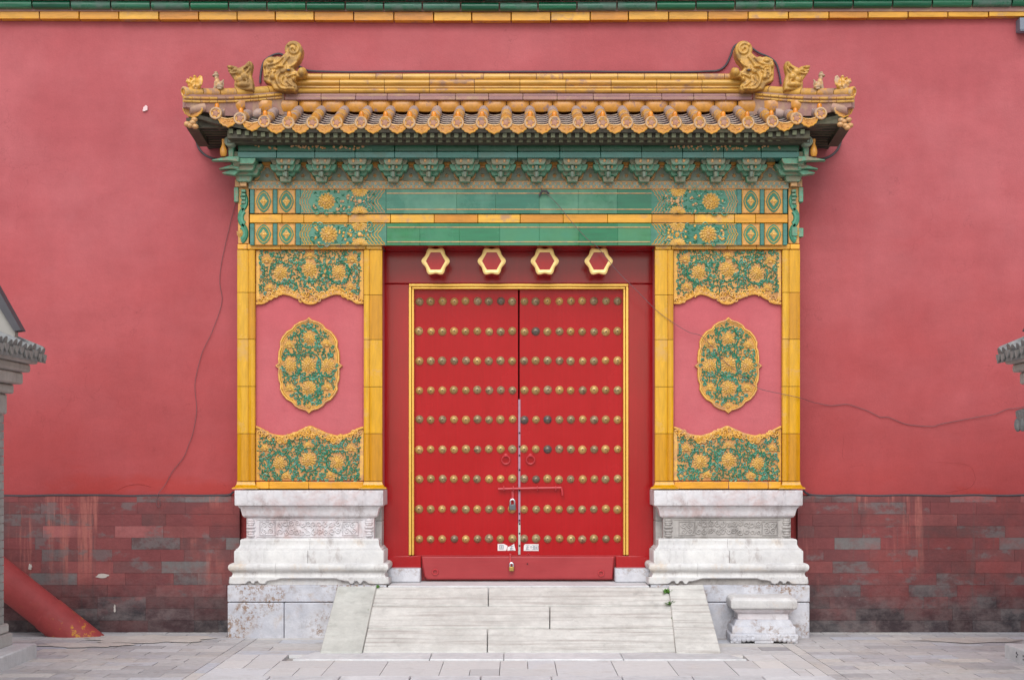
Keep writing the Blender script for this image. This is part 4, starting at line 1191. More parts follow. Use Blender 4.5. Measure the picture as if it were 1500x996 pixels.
for p0, p1 in zip([cent[0]-52.6] + cent, cent + [cent[-1]+52.6]):
    c = (p0+p1)/2
    mo = MB(); mo.box(px(c-6.5, Yf), px(c+6.5, Yf), Yf-.05, Yf+.01, pz(243.2, Yf), pz(235, Yf)); mo.obj("orange_pad", M['orange'], FB, bevel=.004)
    mb = MB(); pts = []
    for s_ in (-1, 1):
        h = [(px(c+s_*x, Yf), Yf-.008, pz(q, Yf)) for x, q in ((17.5, 265), (13, 260), (11.5, 254), (8, 249.5), (4.5, 247.5), (3.4, 245), (0, 244.2))]
        pts += h if s_ < 0 else h[::-1][1:]
    mb.tube(smoothline(pts, 3), .013, 5); mb.obj("ochre_outline", M['rust'], FB)
    md = MB()
    for k in range(5):
        a = 2*PI*k/5; md.petal(px(c, Yf), pz(257.5, Yf), Yf-.002, a, 3.2*U, 2.6*U, .01)
    md.ell((px(c, Yf), Yf-.006, pz(257.5, Yf)), (1.2*U, .012, 1.2*U), None, 8, 5)
    md.obj("small_rosette", M['rust'], FB)
Yt = -.58
mb = MB(); cuts = [348, 405, 461, 520, 578, 640, 700, 758, 820, 880, 940, 1000, 1060, 1115, 1171]
for a, b in zip(cuts, cuts[1:]): mb.box(px(a+.3, Yt), px(b-.3, Yt), Yt + R.uniform(-.002, .002), .02, pz(231.2, Yt), pz(222.6, Yt))
mb.obj("teal_board", M['teal'], fr, bevel=.003)
mb = MB(); Yq = -.56
for a, b in zip(cuts, cuts[1:]): mb.box(px(a+.3, Yq), px(b-.3, Yq), Yq + R.uniform(-.002, .002), .02, pz(222.2, Yq), pz(209, Yq))
GB = mb.obj("eave_purlin", M['greendk'], fr, bevel=.006)
for f in (lambda p: p, mir):
    for a, b in ((372, 384), (391, 408), (424, 478), (488, 535)):
        n = 1 if b-a < 15 else int((b-a)/6); mb = MB()
        for k in range(n):
            c = a + (b-a)*(k+.5)/n
            mb.petal(px(f(c)-2, Yq), pz(216, Yq) + R.uniform(-.012, .012), Yq-.001, R.uniform(0, 6), 4.5*U, 4*U, .008); mb.ell((px(f(c)+1, Yq), Yq-.002, pz(216.5, Yq) + R.uniform(-.02, .02)), (1.5*U, .008, 1.5*U), None, 6, 4)
        mb.obj("ochre_pattern", M['rust'], GB)
# corner brackets with beaks pointing outwards
for f in (lambda p: p, mir):
    s_ = 1 if f(0) == 0 else -1
    mb = MB(); Y = -.46; q = lambda p, Y=Y: px(f(p), Y)
    for pc, w, qt, qb, y0 in ((357, 24, 257, 266, -.43), (360, 38, 247.5, 257, -.46), (358, 30, 239, 250, -.53), (361, 46, 240, 249, -.45), (357, 34, 231.5, 240.5, -.58), (346, 12, 222, 243, -.56), (338, 8, 212, 236, -.60)):
        arm(mb, px(f(pc), y0), y0, -.3, qt, qb, w, .72)
    CB = mb.obj("corner_bracket", M['bracket'], fr)
    for pts, y0 in (([(350, 229), (335, 229), (311, 233.8), (309.5, 235.4), (335, 235.6), (350, 237)], -.62), ([(350, 241.5), (338, 241.5), (321, 246.6), (321, 248.2), (338, 247), (350, 248)], -.54), ([(352, 249), (338, 248.5), (325, 252.8), (326, 254.6), (344, 257)], -.50)):
        mb = MB(); mb.prism([(px(f(a), y0), pz(b, y0)) for a, b in pts], y0, y0+.07, 0, .006); mb.obj("corner_beak", M['bracket'], CB)
    mb = MB(); y0 = -.66
    mb.lathe([(7.6*U, -.10), (7.6*U, .0), (6.9*U, .008), (5.6*U, .009), (5.2*U, .003), (2.2*U, .004), (1.6*U, .012), (.001, .012)], (px(f(336), y0), y0, pz(207, y0)), 'y', 20); mb.obj("purlin_end", M['frieze'], CB)
    mb = MB(); c0 = (px(f(326), y0), y0+.04, pz(228, y0)); k = U
    mb.lathe([(3.4*k, 0), (4.2*k, .01), (5*k, .03), (5*k, .06), (3.4*k, .09), (2*k, .115), (2.4*k, .14), (2.6*k, .16)], c0, 'z', 14); mb.obj("corner_vase", M['orange'], CB)
# ---------------------------------------------------------------- tiled gate roof
roof = thing("tiled_roof", "yellow glazed tile roof with upturned corners projecting over the gate", "roof", (0, -.3, pz(190, -.5)))
YE, YRR = -.85, -.25
ZE, ZR = pz(180, YE), pz(163, YRR)
PM = 759.5
XM = px(PM, YE)
def lift(X):
    dx = abs(X - XM)*F/(D+YE)
    return 12.5*max(0, (dx-335)/104)**2*(D+YE)/F
def zs(X, Y):
    u = (Y-YE)/(YRR-YE)
    return ZE + (ZR-ZE)*u + lift(X)*max(0, 1-u)**1.3
XH0, XH1 = abs(px(424, YRR) - XM), abs(px(277, YE) - XM)      # hip: half widths at the ridge and at the eave
def ytop(X):
    h = abs(X-XM)
    return YRR if h <= XH0 else YRR + (YE-YRR)*(h-XH0)/(XH1-XH0)
rowsX = [px(316 + 35.45*k, YE) for k in range(26)]
rt = .052
for X in rowsX:
    yt_ = ytop(X); L = yt_ - YE
    n = max(1, round(L/.2))
    mb = MB()
    yt2 = yt_ + .035; L2 = yt2 - YE
    for k in range(n):
        ya, yb_ = yt2 - L2*k/n, yt2 - L2*(k+1)/n
        j = R.uniform(-.003, .003)
        pts = [(X + j, ya + .004, zs(X, ya)), (X + j, (ya+yb_)/2, zs(X, (ya+yb_)/2)), (X + j, yb_ + .001, zs(X, yb_))]
        mb.tube(pts, [rt*.93, rt*.97, rt*1.03], 14)
    B = mb.obj("barrel_tile_run", M['roof'], roof, ang=50)  # one part holds the whole row of overlapping tiles
    mb = MB(); z = zs(X, YE)
    mb.lathe([(rt*1.02, -.03), (rt*1.10, -.008), (rt*1.12, .006), (rt*1.0, .014), (rt*.80, .014), (rt*.76, .006)], (X, YE, z), 'y', 20)
    mb.lathe([(rt*.77, .0), (rt*.77, .004), (rt*.5, .005), (rt*.42, .010), (rt*.2, .010), (.001, .012)], (X, YE, z), 'y', 18, 1)
    for k in range(5):
        a = 2*PI*k/5; mb.ell((X + rt*.56*math.cos(a), YE - .006, z + rt*.56*math.sin(a)), (rt*.16, .008, rt*.16), None, 6, 4, 1)
    o = mb.obj("tile_end", [M['disc'], M['discin']], B, ang=40)
    if R.random() < .88:
        yn = YE + .055; mb = MB()
        mb.lathe([(.022, -.01), (.023, .018), (.021, .034), (.012, .045), (.001, .048)], (X, yn, zs(X, yn) + rt*.9), 'z', 12); mb.obj("nail_cap", M['nail'], B, ang=60)
# pan tiles and drip tiles in the gaps
gaps = [rowsX[0] - (rowsX[1]-rowsX[0])*.95] + [(a+b)/2 for a, b in zip(rowsX, rowsX[1:])] + [rowsX[-1] + (rowsX[1]-rowsX[0])*.95]
for gi, X in enumerate(gaps):
    yt_ = ytop(X) + .09; L = max(.06, yt_ - YE)
    n = max(1, int(L/.095)); mb = MB(); hw = .098
    for k in range(n):
        ya, yb_ = YE + .01 + L*k/n, YE + .01 + L*(k+1.25)/n
        vs = []
        for (yy, dz) in ((ya, .004), (yb_, -.016), (ya, -.0055)):
            for i in range(9):
                t = -1 + 2*i/8; vs.append((X + hw*t, yy, zs(X, yy) - .042 + .034*t*t + dz))
        mb.add(vs, [(i, i+1, 9+i+1, 9+i) for i in range(8)]); mb.add(vs, [(i, 18+i, 18+i+1, i+1) for i in range(8)], 1)
    mb.obj("pan_tile", [M['pan'], M['lip']], roof, ang=40)
    sc = 1.05 + R.uniform(-.04, .05)
    def outline(k):
        top = [(-.083 + .0166*i, -.006 - .022*(1 - (2*i/10-1)**2)) for i in range(11)]
        low = [(.088, -.020), (.086, -.036), (.076, -.052), (.072, -.064), (.054, -.074), (.046, -.086), (.022, -.092), (0, -.104), (-.022, -.092), (-.046, -.086), (-.054, -.074), (-.072, -.064), (-.076, -.052), (-.086, -.036), (-.088, -.020)]
        cz = -.045
        return [(X + x*k*sc, zs(X, YE) + .004 + cz + (z-cz)*k*sc) for x, z in top + low]
    mb = MB(); yd = YE + .004
    mb.prism(outline(1), yd, yd+.018, 0, .003)
    mb.prism(outline(.84), yd-.0015, yd+.004, 1)
    q = outline(.90); 
    mb.tube([(x, yd - .002, z) for x, z in q], .0065, 5, closed=True)
    for k in range(6): mb.ell((X + R.uniform(-.04, .04), yd-.001, zs(X, YE) - .045 + R.uniform(-.02, .012)), (.011, .006, .008), None, 6, 4, 1)
    mb.obj("drip_tile", [M['disc'], M['filler']], roof, ang=40)
# filler pieces under the ridge, between the rows
for X in gaps[1:-1]:
    yt_ = ytop(X)
    dz = 0 if yt_ >= YRR - .001 else (zs(X, yt_) - zs(X, YRR))
    y0 = yt_ + .028; pts = []
    c = X; hw = .104*(D+y0)/(D+YE); fr_ = 0 if yt_ >= YRR - .001 else (YRR - yt_)/(YRR - YE); zt_, zb_ = pz(148.5 - 1.5*fr_, y0), pz(164.5 - 4*fr_, y0)
    mb = MB(); vs = []; n = 9
    for j in range(5):                                # a bulging tongue
        for i in range(n):
            t = -1 + 2*i/(n-1); s_ = j/4
            zb2 = zb_ + .030*abs(t)**3.2
            z = zt_ + (zb2-zt_)*s_
            vs.append((c + hw*t*(1 - .03*s_), y0 - .030*(1-abs(t)**3)**.5*math.sin(PI*(.25+.6*s_)), z))
    for i in range(n): vs.append((c + hw*(-1+2*i/(n-1)), y0 + .06, vs[4*n+i][2]))
    mb.add(vs, [(j*n+i, j*n+i+1, (j+1)*n+i+1, (j+1)*n+i) for j in range(5) for i in range(n-1)])
    mb.obj("ridge_filler_tile", M['filler'], roof, ang=60)
# deck under the tiles
mb = MB()
N = 24
for s0 in range(N):
    xa, xb = XM - XH1 + 2*XH1*s0/N, XM - XH1 + 2*XH1*(s0+1)/N
    lo = .062; b = []; t_ = []
    def P(X, Y, d): return (X, Y, zs(X, Y) - d)
    ya_, yb_ = max(ytop(xa), YE+.001), max(ytop(xb), YE+.001)
    mb.hexa([P(xa, YE+.02, .095), P(xb, YE+.02, .095), P(xb, max(yb_, YE+.03), .16), P(xa, max(ya_, YE+.03), .16)], [P(xa, YE+.005, lo), P(xb, YE+.005, lo), P(xb, max(yb_, YE+.03), lo), P(xa, max(ya_, YE+.03), lo)])
mb.obj("eave_deck", M['eave'], roof)
# side slopes down to the end eaves
for s_ in (-1, 1):
    mb = MB(); XS = XM + s_*XH1
    zc_ = zs(XS, YE)
    top0 = Vector((XM + s_*XH0, YRR, ZR - .05)); c0 = Vector((XS, YE + .02, zc_ - .06)); w0 = Vector((XS, .0, ZE + .10 - .06)); w1 = Vector((XM + s_*XH0, .0, ZR - .05))
    dn = Vector((0, 0, -.10))
    q4 = [c0, top0, w1, w0]
    if s_ > 0: q4 = q4[::-1]
    mb.hexa([v+dn for v in q4], q4); mb.obj("end_deck", M['eave'], roof)
    for Y in (-.64, -.42, -.20):
        zE = zc_ + (ZE + .10 - zc_)*(Y-YE)/(0-YE)
        th = (Y-YE)/(YRR-YE); xt = XM + s_*(XH1 + (XH0-XH1)*min(1, th)); zt_ = zs(xt, Y) if th < 1 else ZR
        mb = MB(); mb.tube([(xt, Y, zt_), (XS + s_*.01, Y, zE)], rt, 12); mb.obj("barrel_tile_run", M['roof'], roof, ang=50)
        mb = MB(); mb.lathe([(rt*1.1, -.02), (rt*1.1, .01), (rt*.8, .014), (rt*.7, .006), (.001, .008)], (0, 0, 0), 'x', 14)
        mb.v = [(XS + s_*(.012 + v[0]), Y + v[1], zE + v[2]) for v in mb.v]; mb.obj("tile_end", M['purple'], roof)
    for Y in (-.75, -.53, -.31, -.09):
        zE = zc_ + (ZE + .10 - zc_)*(Y-YE)/(0-YE) - .01
        mb = MB(); x0 = XS + s_*.02
        pts = [(-.08, 0), (.08, 0), (.07, -.04), (.03, -.08), (0, -.105), (-.03, -.08), (-.07, -.04)]
        vs = [(x0, Y + a, zE + b) for a, b in pts] + [(x0 - s_*.016, Y + a, zE + b) for a, b in pts]; n = len(pts)
        mb.add(vs, [list(range(n)), [n+i for i in range(n)][::-1]] + [(i, (i+1) % n, n+(i+1) % n, n+i) for i in range(n)]); mb.obj("drip_tile", M['disc'], roof)
    # end rafters seen from below
    mb = MB()
    for k in range(9):
        Y = -.74 + .08*k; zE = zc_ + (ZE + .10 - zc_)*(Y-YE)/(0-YE) - .175
        x0 = XS - s_*.02; x1 = XS - s_*.42
        mb.hexa([(min(x0,x1), Y-.018, zE + (0 if s_ < 0 else .0)), (max(x0,x1), Y-.018, zE), (max(x0,x1), Y+.018, zE), (min(x0,x1), Y+.018, zE)], [(min(x0,x1), Y-.018, zE+.05), (max(x0,x1), Y-.018, zE+.05), (max(x0,x1), Y+.018, zE+.05), (min(x0,x1), Y+.018, zE+.05)])
    mb.obj("end_rafters", M['eave'], roof)
    mb = MB(); yy = YE + .03                     # carved corner beam head
    cx = XS - s_*.02
    mb.hexa([(min(cx-.05, cx+.05), yy, zc_-.20), (cx+.05, yy, zc_-.20), (cx+.05, yy+.5, zc_-.26), (cx-.05, yy+.5, zc_-.26)], [(cx-.05, yy-.02, zc_-.11), (cx+.05, yy-.02, zc_-.11), (cx+.05, yy+.5, zc_-.15), (cx-.05, yy+.5, zc_-.15)])
    BH = mb.obj("corner_beam", M['eave'], roof, ang=60); mb = MB()
    for k in range(7): mb.ell((cx + R.uniform(-.05, .05), yy - .01, zc_ - .15 + R.uniform(-.05, .04)), (.032, .035, .024), None, 8, 5)
    mb.obj("beam_head_carving", M['rust'], BH, ang=60)
# rafter ends in two rows
for Y, qa, qb, nm in ((-.80, 195.5, 201.5, "flying_rafter"), (-.70, 203, 208.5, "rafter")):
    first = None; p = 338; i = 0
    while p < MC - 337:
        c = px(p, Y); dz = lift(c)*.7
        if first is None:
            mb = MB(); mb.box(-.019, .019, 0, .5, -.02, .02)
            me = mb.mesh(nm, M['rafter']); first = me
        o = bpy.data.objects.new(nm, first); COL.objects.link(o); o.parent = roof
        o.location = Vector((c, Y, (pz(qa, Y)+pz(qb, Y))/2 + dz)) - BASE[roof.name]
        o.rotation_euler.x = math.radians(12)
        p += 11.8
    mb = MB(); mb.box(px(332, Y), px(MC-332, Y), Y+.03, -.5, pz(qb, Y)+.0, pz(qa-5, Y)); mb.obj("rafter_board", M['eave'], roof)
# ridge
q0, q1 = 432, MC - 432
Yg = -.235
mb = MB(); mb.box(px(q0, Yg), px(q1, Yg), Yg+.03, .01, pz(150, Yg), pz(110, Yg)); mb.obj("ridge_core", M['purple'], roof)
mb = MB(); p = q0
while p < q1 - 2:
    b = min(p + 39.4 + R.uniform(-1, 1), q1); rr_ = (pz(107.5, Yg) - pz(117, Yg))/2; z = (pz(107.5, Yg) + pz(117, Yg))/2
    mb.tube([(px(p+.4, Yg), Yg+.02, z), (px(b-.4, Yg), Yg+.02, z)], rr_, 12); p = b
mb.obj("ridge_cap_tile", M['ridge'], roof, ang=50)
mb = MB(); p = q0
z_ = lambda q: pz(q, Yg)
prof = [(.04, 117.6), (-.012, 117.8), (-.024, 120), (-.026, 122), (-.018, 124.2), (-.002, 125), (.004, 126), (.004, 127.2), (-.010, 127.8), (-.012, 128.8), (.002, 129.3), (.006, 130.2), (-.016, 131), (-.026, 133.4), (-.020, 136), (-.004, 137), (.04, 137.2)]
while p < q1 - 2:
    b = min(p + 66.4 + R.uniform(-1, 1), q1); x0, x1 = px(p+.35, Yg), px(b-.35, Yg); n = len(prof); j = R.uniform(-.002, .002)
    vs = [(x0, Yg + y + j, z_(q)) for y, q in prof] + [(x1, Yg + y + j, z_(q)) for y, q in prof]
    mb.add(vs, [(i, i+1, n+i+1, n+i) for i in range(n-1)] + [list(range(n)), [n+i for i in range(n)][::-1]]); p = b
mb.obj("ridge_moulding", M['ridge'], roof, ang=50)
mb = MB(); p = q0 - 14
while p < q1 + 12:
    b = min(p + 50 + R.uniform(-4, 4), q1 + 14)
    mb.box(px(p+.2, Yg), px(b-.2, Yg), Yg-.015, .0, pz(142.2, Yg), pz(138, Yg)); mb.box(px(p+.2, Yg), px(b-.2, Yg), Yg-.035, .0, pz(148, Yg), pz(142.8, Yg)); p = b
mb.obj("clay_course", M['purple'], roof, bevel=.006)
# hips
for s_, f in ((-1, lambda p: p), (1, mir)):
    A = W(f(270), 138.5, -.90); Bq = W(f(414), 131.0, -.22)
    hp = []
    n = 6
    mbt = MB(); mbw = MB(); mbl = MB()
    def hpt(t):
        v = A.lerp(Bq, t); v.z += .02*(1-t)**3 - .012*math.sin(PI*t); return v
    for k in range(n):
        a, b = k/n + .004, (k+1)/n - .004
        mbt.tube([hpt(a), hpt((a+b)/2), hpt(b)], .043, 12)
    for dz, r in ((-.062, .014), (-.094, .012)):
        for k in range(n*2):
            a, b = k/(n*2) + .003, (k+1)/(n*2) - .003
            sh = Vector((0, -.052, dz)); mbl.tube([hpt(a)+sh, hpt(b)+sh], r, 6)
    for k in range(3):
        a, b = k/3, (k+1)/3
        pa, pb = hpt(a), hpt(b)
        za, zb3 = zs(max(min(pa.x, XM+XH1), XM-XH1), max(YE, min(pa.y, YRR))) - .03, zs(max(min(pb.x, XM+XH1), XM-XH1), max(YE, min(pb.y, YRR))) - .03
        d = (pb-pa).normalized(); sd = Vector((d.y, -d.x, 0)).normalized()*.034
        mbw.hexa([Vector((pa.x, pa.y, za))-sd, Vector((pb.x, pb.y, zb3))-sd, Vector((pb.x, pb.y, zb3))+sd, Vector((pa.x, pa.y, za))+sd], [pa-sd-Vector((0,0,.02)), pb-sd-Vector((0,0,.02)), pb+sd-Vector((0,0,.02)), pa+sd-Vector((0,0,.02))])
    H = mbt.obj("hip_cap_tile", M['ridge'], roof, ang=50); mbw.obj("hip_web", M['purple'], roof); mbl.obj("hip_bead", M['ridge'], roof, ang=50)
    d = (A-Bq).normalized(); rot = d.to_track_quat('Z', 'Y').to_matrix()
    mb = MB(); mb.lathe([(.044, -.03), (.050, -.01), (.051, .006), (.044, .012), (.034, .012), (.03, .004), (.001, .008)], (0,0,0), 'z', 18)
    mb.v = [tuple(hpt(0) + rot @ Vector(v)) for v in mb.v]; mb.obj("tile_end", M['disc'], H, ang=40)
    # eave tile looking out sideways at the tip
    mb = MB(); mb.tube([W(f(300), 158, -.80), W(f(277), 161, -.86)], .043, 12); mb.obj("barrel_tile_run", M['purple'], roof, ang=50)

# ---------------------------------------------------------------- ridge ornaments
def zq(x, y): return (250 + x/6, 40 + y/6)
def dragon(f, label):
    Y = -.36; q = lambda x, y, dy=0: (px(f(zq(x,y)[0]), Y+dy), Y+dy, pz(zq(x,y)[1], Y+dy))
    q2 = lambda x, y: (q(x,y)[0], q(x,y)[2])
    body = [(905,548),(880,500),(815,470),(812,400),(808,330),(818,295),(845,268),(880,256),(915,262),(935,255),(965,262),(985,245),(1010,222)]
    c = (1077,194); r = 77
    arc = [(c[0] + r*math.cos(math.radians(a)), c[1] + r*math.sin(math.radians(a))) for a in range(165, 375, 14)]
    neck = [(1148,235),(1128,280),(1100,310),(1085,335),(1076,358),(1092,378),(1112,385),(1140,362),(1168,350),(1188,368),(1185,400),(1165,432),(1130,440),(1108,438),(1088,455),(1078,478),(1094,492),(1112,515),(1110,548),(1085,566),(1050,556),(1010,562),(965,556),(930,550)]
    mb = MB(); mb.prism([q2(*p) for p in body + arc + neck], Y, Y+.16, 0, .012)
    sp = [(c[0] + (58 - 50*t)*math.cos(-2.6 + 9.5*t), c[1] + (58 - 50*t)*math.sin(-2.6 + 9.5*t)) for t in [i/30 for i in range(31)]]
    mb.tube([q(x, y, -.004) for x, y in sp], .015, 6)
    for line, w in (([(1040,255),(1010,290),(980,330),(950,350),(900,360)], .014), ([(1110,300),(1080,330),(1050,345),(1020,350)], .012), ([(985,262),(950,300),(910,320),(860,330)], .013), ([(870,280),(850,320),(845,380),(850,430)], .012), ([(960,400),(935,440),(940,490),(970,530),(1010,540)], .016), ([(990,430),(970,470),(990,505),(1030,520)], .013), ([(1020,440),(1060,420),(1100,412)], .016), ([(1020,470),(1050,500),(1090,525)], .013), ([(920,380),(890,410),(880,450)], .012)):
        mb.tube(smoothline([q(x, y, -.008) for x, y in line], 4), w*.85, 6)
    for x, y, a, b in ((1150,395,34,38),(1035,380,30,20),(985,395,28,22),(880,300,34,24),(835,340,18,30),(900,440,30,30),(1050,545,45,14),(960,350,40,16),(1085,460,16,22)):
        k = 1/6*(D+Y)/F; mb.ell(q(x, y, .01), (a*k, .045, b*k), None, 12, 8)
    k = 1/6*(D+Y)/F
    for i in range(16): mb.ell(q(R.uniform(830, 940), R.uniform(285, 450), 0), (13*k, .016, 10*k), None, 8, 5)
    o = solid(mb, .0052, "ridge_dragon", M['beast'], off=W(f(420), 134, Y+.08), ang=70)
    tag(o, label, "roof ornament", "dragon ornaments biting the ridge ends")
    mb = MB(); mb.ell(q(1036, 378, -.034), (15*k, .012, 10*k), None, 10, 6)
    e = mb.obj("eye", M['cable'], o, off=o.location)
dragon(lambda p: p, "ochre dragon finial with spiral tail biting the left end of the roof ridge")
dragon(mir, "ochre dragon finial with spiral tail biting the right end of the roof ridge")
def beast(f, label):
    Y = -.56; q = lambda x, y, dy=0: (px(f(zq(x,y)[0]), Y+dy), Y+dy, pz(zq(x,y)[1], Y+dy)); k = 1/6*(D+Y)/F
    out = [(560,552),(556,500),(560,470),(540,440),(520,410),(503,385),(500,358),(512,342),(540,335),(575,345),(598,362),(620,345),(650,330),(665,312),(690,296),(712,305),(716,340),(708,375),(700,410),(712,445),(722,490),(722,552)]
    mb = MB(); mb.prism([(q(x,y)[0], q(x,y)[2]) for x, y in out], Y, Y+.10, 0, .012)
    for x, y, a, b in ((530,362,26,22),(575,385,30,24),(620,400,44,44),(650,440,46,40),(610,470,40,40),(690,340,16,36),(640,510,70,30)): mb.ell(q(x, y, .02), (a*k, .06, b*k), None, 12, 8)
    for line, w in (([(505,375),(540,385),(580,380)], .009), ([(515,400),(550,405),(590,395)], .010), ([(600,375),(640,360),(690,320)], .010), ([(620,420),(660,400),(700,350)], .010), ([(570,440),(600,450),(620,480),(600,520)], .010), ([(640,440),(670,470),(660,520)], .010)): mb.tube(smoothline([q(x, y, -.016) for x, y in line], 4), w*.9, 6)
    mb.ell(q(556, 352, -.02), (9*k, .014, 9*k)); mb.ell(q(508, 350, .01), (12*k, .03, 12*k))
    o = solid(mb, .0048, "beast_head", M['beast'], off=W(f(354), 131, Y+.05), ang=70); tag(o, label, "roof ornament", "horned beast heads on the hips")
beast(lambda p: p, "ochre horned beast head rising from the left hip of the roof")
beast(mir, "ochre horned beast head rising from the right hip of the roof")
def seated(f, label):
    Y = -.69; q = lambda x, y, dy=0: Vector((px(f(zq(x,y)[0]), Y+dy), Y+dy, pz(zq(x,y)[1], Y+dy))); k = 1/6*(D+Y)/F
    mb = MB()
    for x, y, a, b, dy in ((425,515,32,34,0),(410,485,24,36,0),(404,455,18,28,0),(400,424,24,22,0),(380,430,14,11,0),(448,500,14,26,.0),(405,402,9,10,.0),(445,528,22,14,0),(392,404,7,9,.0)): mb.ell(q(x, y, dy), (a*k, .036, b*k), None, 12, 8)
    for dy in (-.02, .02): mb.tube([q(392, 480, dy), q(388, 515, dy), q(386, 546, dy)], [.012, .010, .012], 8); mb.ell(q(382, 542, dy), (14*k, .014, 7*k)); mb.ell(q(428, 542, dy), (24*k, .018, 8*k))
    mb.tube(smoothline([q(450, 530), q(464, 505), q(458, 480), q(466, 462)], 4), .008, 6)
    o = solid(mb, .0048, "seated_beast", M['rust'], off=W(f(319), 131.5, Y), smooth_it=1); tag(o, label, "roof ornament", "small seated beasts on the hips")
seated(lambda p: p, "smallest brownish seated beast between rider and beast head, left hip")
seated(mir, "smallest brownish seated beast between rider and beast head, right hip")
def rider(f, label):
    Y = -.84; q = lambda x, y, dy=0: Vector((px(f(zq(x,y)[0]), Y+dy), Y+dy, pz(zq(x,y)[1], Y+dy))); k = 1/6*(D+Y)/F
    mb = MB()
    for x, y, a, b, dy in ((205,515,58,28,0),(200,545,46,14,0),(165,485,24,26,0),(152,468,14,13,0),(143,484,10,8,0),(212,478,24,40,0),(213,440,15,17,0),(255,480,24,48,.01),(262,445,14,20,.01),(238,520,30,22,0),(190,500,20,26,-.01),(178,452,12,12,0)): mb.ell(q(x, y, dy), (a*k, .036, b*k), None, 12, 8)
    mb.tube([q(200, 470, -.03), q(180, 480, -.035), q(172, 492, -.03)], .010, 6)
    mb.tube([q(215, 500, -.03), q(200, 520, -.04), q(195, 540, -.03)], .012, 6)
    for i in range(3): mb.tube([q(250 + 10*i, 510, -.02), q(262 + 8*i, 470, -.02), q(252 + 10*i, 432, -.01)], .008, 6)
    o = solid(mb, .0048, "phoenix_rider", M['disc'], off=W(f(285), 132.5, Y), smooth_it=1); tag(o, label, "roof ornament", "small phoenix riders at the hip tips")
rider(lambda p: p, "small orange figure riding a bird at the left tip of the roof")
rider(mir, "small orange figure riding a bird at the right tip of the roof")
# ---------------------------------------------------------------- door frame
YJ, YL = .02, .075
Zd = ZP
fm = thing("door_frame", "dark red lacquered door frame with gilt inner moulding and four hexagonal bosses", "door frame", (px(759.7, YJ), YJ, Zd))
def ledge(p): return px(p, YJ)
for a, b in ((560, 600), (MC-600+.4, MC-560)):
    mb = MB(); mb.box(ledge(a), ledge(b), YJ, .35, pz(832, -.14)-.003 if False else pz(832.3, YJ), pz(416, YJ)); mb.obj("jamb", M['frame'], fm, bevel=.008)
mb = MB(); mb.box(ledge(560), ledge(MC-560), YJ-.003, .35, pz(415.6, YJ), pz(368, YJ)); mb.box(ledge(560), ledge(MC-560), YJ-.045, .35, pz(367.5, YJ), pz(350, YJ)); mb.obj("head", M['frame'], fm, bevel=.008)
mb = MB()
def strip(o, w, y):
    a, b, t = px(598.5+o, y), px(MC-598.5-o, y), pz(415.5+o, y); ww = w*U; zb = pz(813, y)
    mb.box(a, a+ww, y, YJ+.06, zb, t-ww-.0005); mb.box(b-ww, b, y, YJ+.06, zb, t-ww-.0005); mb.box(a, b, y, YJ+.06, t-ww, t)
strip(0, 4.2, YJ-.022); strip(4.6, 3.4, YJ-.010)
mb.obj("gilt_moulding", M['gold'], fm, bevel=.007, seg=3)
mb = MB(); mb.box(ledge(598), ledge(MC-598), .2, .3, Zd, pz(416, YJ)); mb.obj("dark_gap_sheet", M['black'], fm)  # added black sheet, standing in for the darkness behind the leaves
for a, b in ((567, 617), (902, 952)):
    mb = MB(); mb.box(ledge(a), ledge(b), YJ-.014, .3, pz(832.0, YJ-.014), pz(814, YJ-.014)); mb.obj("foot_block", M['frame'], fm, bevel=.006)
for p in (638, 720.3, 798, 877):
    Yh = -.25; cx, cz = px(p, Yh), pz(382.5, Yh); r = 20.8*(D+Yh)/F
    def hexpts(k, wob):
        out = []
        for i in range(48):
            a = 2*PI*i/48; s6 = a % (PI/3)
            h = math.cos(PI/6)/math.cos(s6 - PI/6)
            v = (1-wob)*h + wob*(.90 + .10*math.cos(6*a)) if wob else h
            out.append((cx + k*r*v*math.cos(a), cz + k*r*v*math.sin(a)*1.05))
        return out
    mb = MB(); mb.prism(hexpts(.96, .75), Yh+.02, YJ, 0); Hx = mb.obj("hexagonal_boss", M['frame'], fm)
    mb = MB(); o_, i_ = hexpts(1, .75), hexpts(.68, 0); n = 48
    vs = [(x, Yh+.004, z) for x, z in o_] + [(x, Yh-.006, z) for x, z in [((a[0]*.6+b[0]*.4), (a[1]*.6+b[1]*.4)) for a, b in zip(o_, i_)]] + [(x, Yh+.002, z) for x, z in i_] + [(x, Yh+.03, z) for x, z in i_] + [(x, Yh+.03, z) for x, z in o_]
    mb.add(vs, [(L*n+i, L*n+(i+1) % n, ((L+1) % 5)*n+(i+1) % n, ((L+1) % 5)*n+i) for L in range(5) for i in range(n)]); mb.obj("gilt_rim", M['hexgold'], Hx, ang=25)
    mb = MB(); mb.prism(hexpts(.71, 0), Yh+.012, Yh+.04, 0); mb.obj("red_face", M['frame'], Hx)

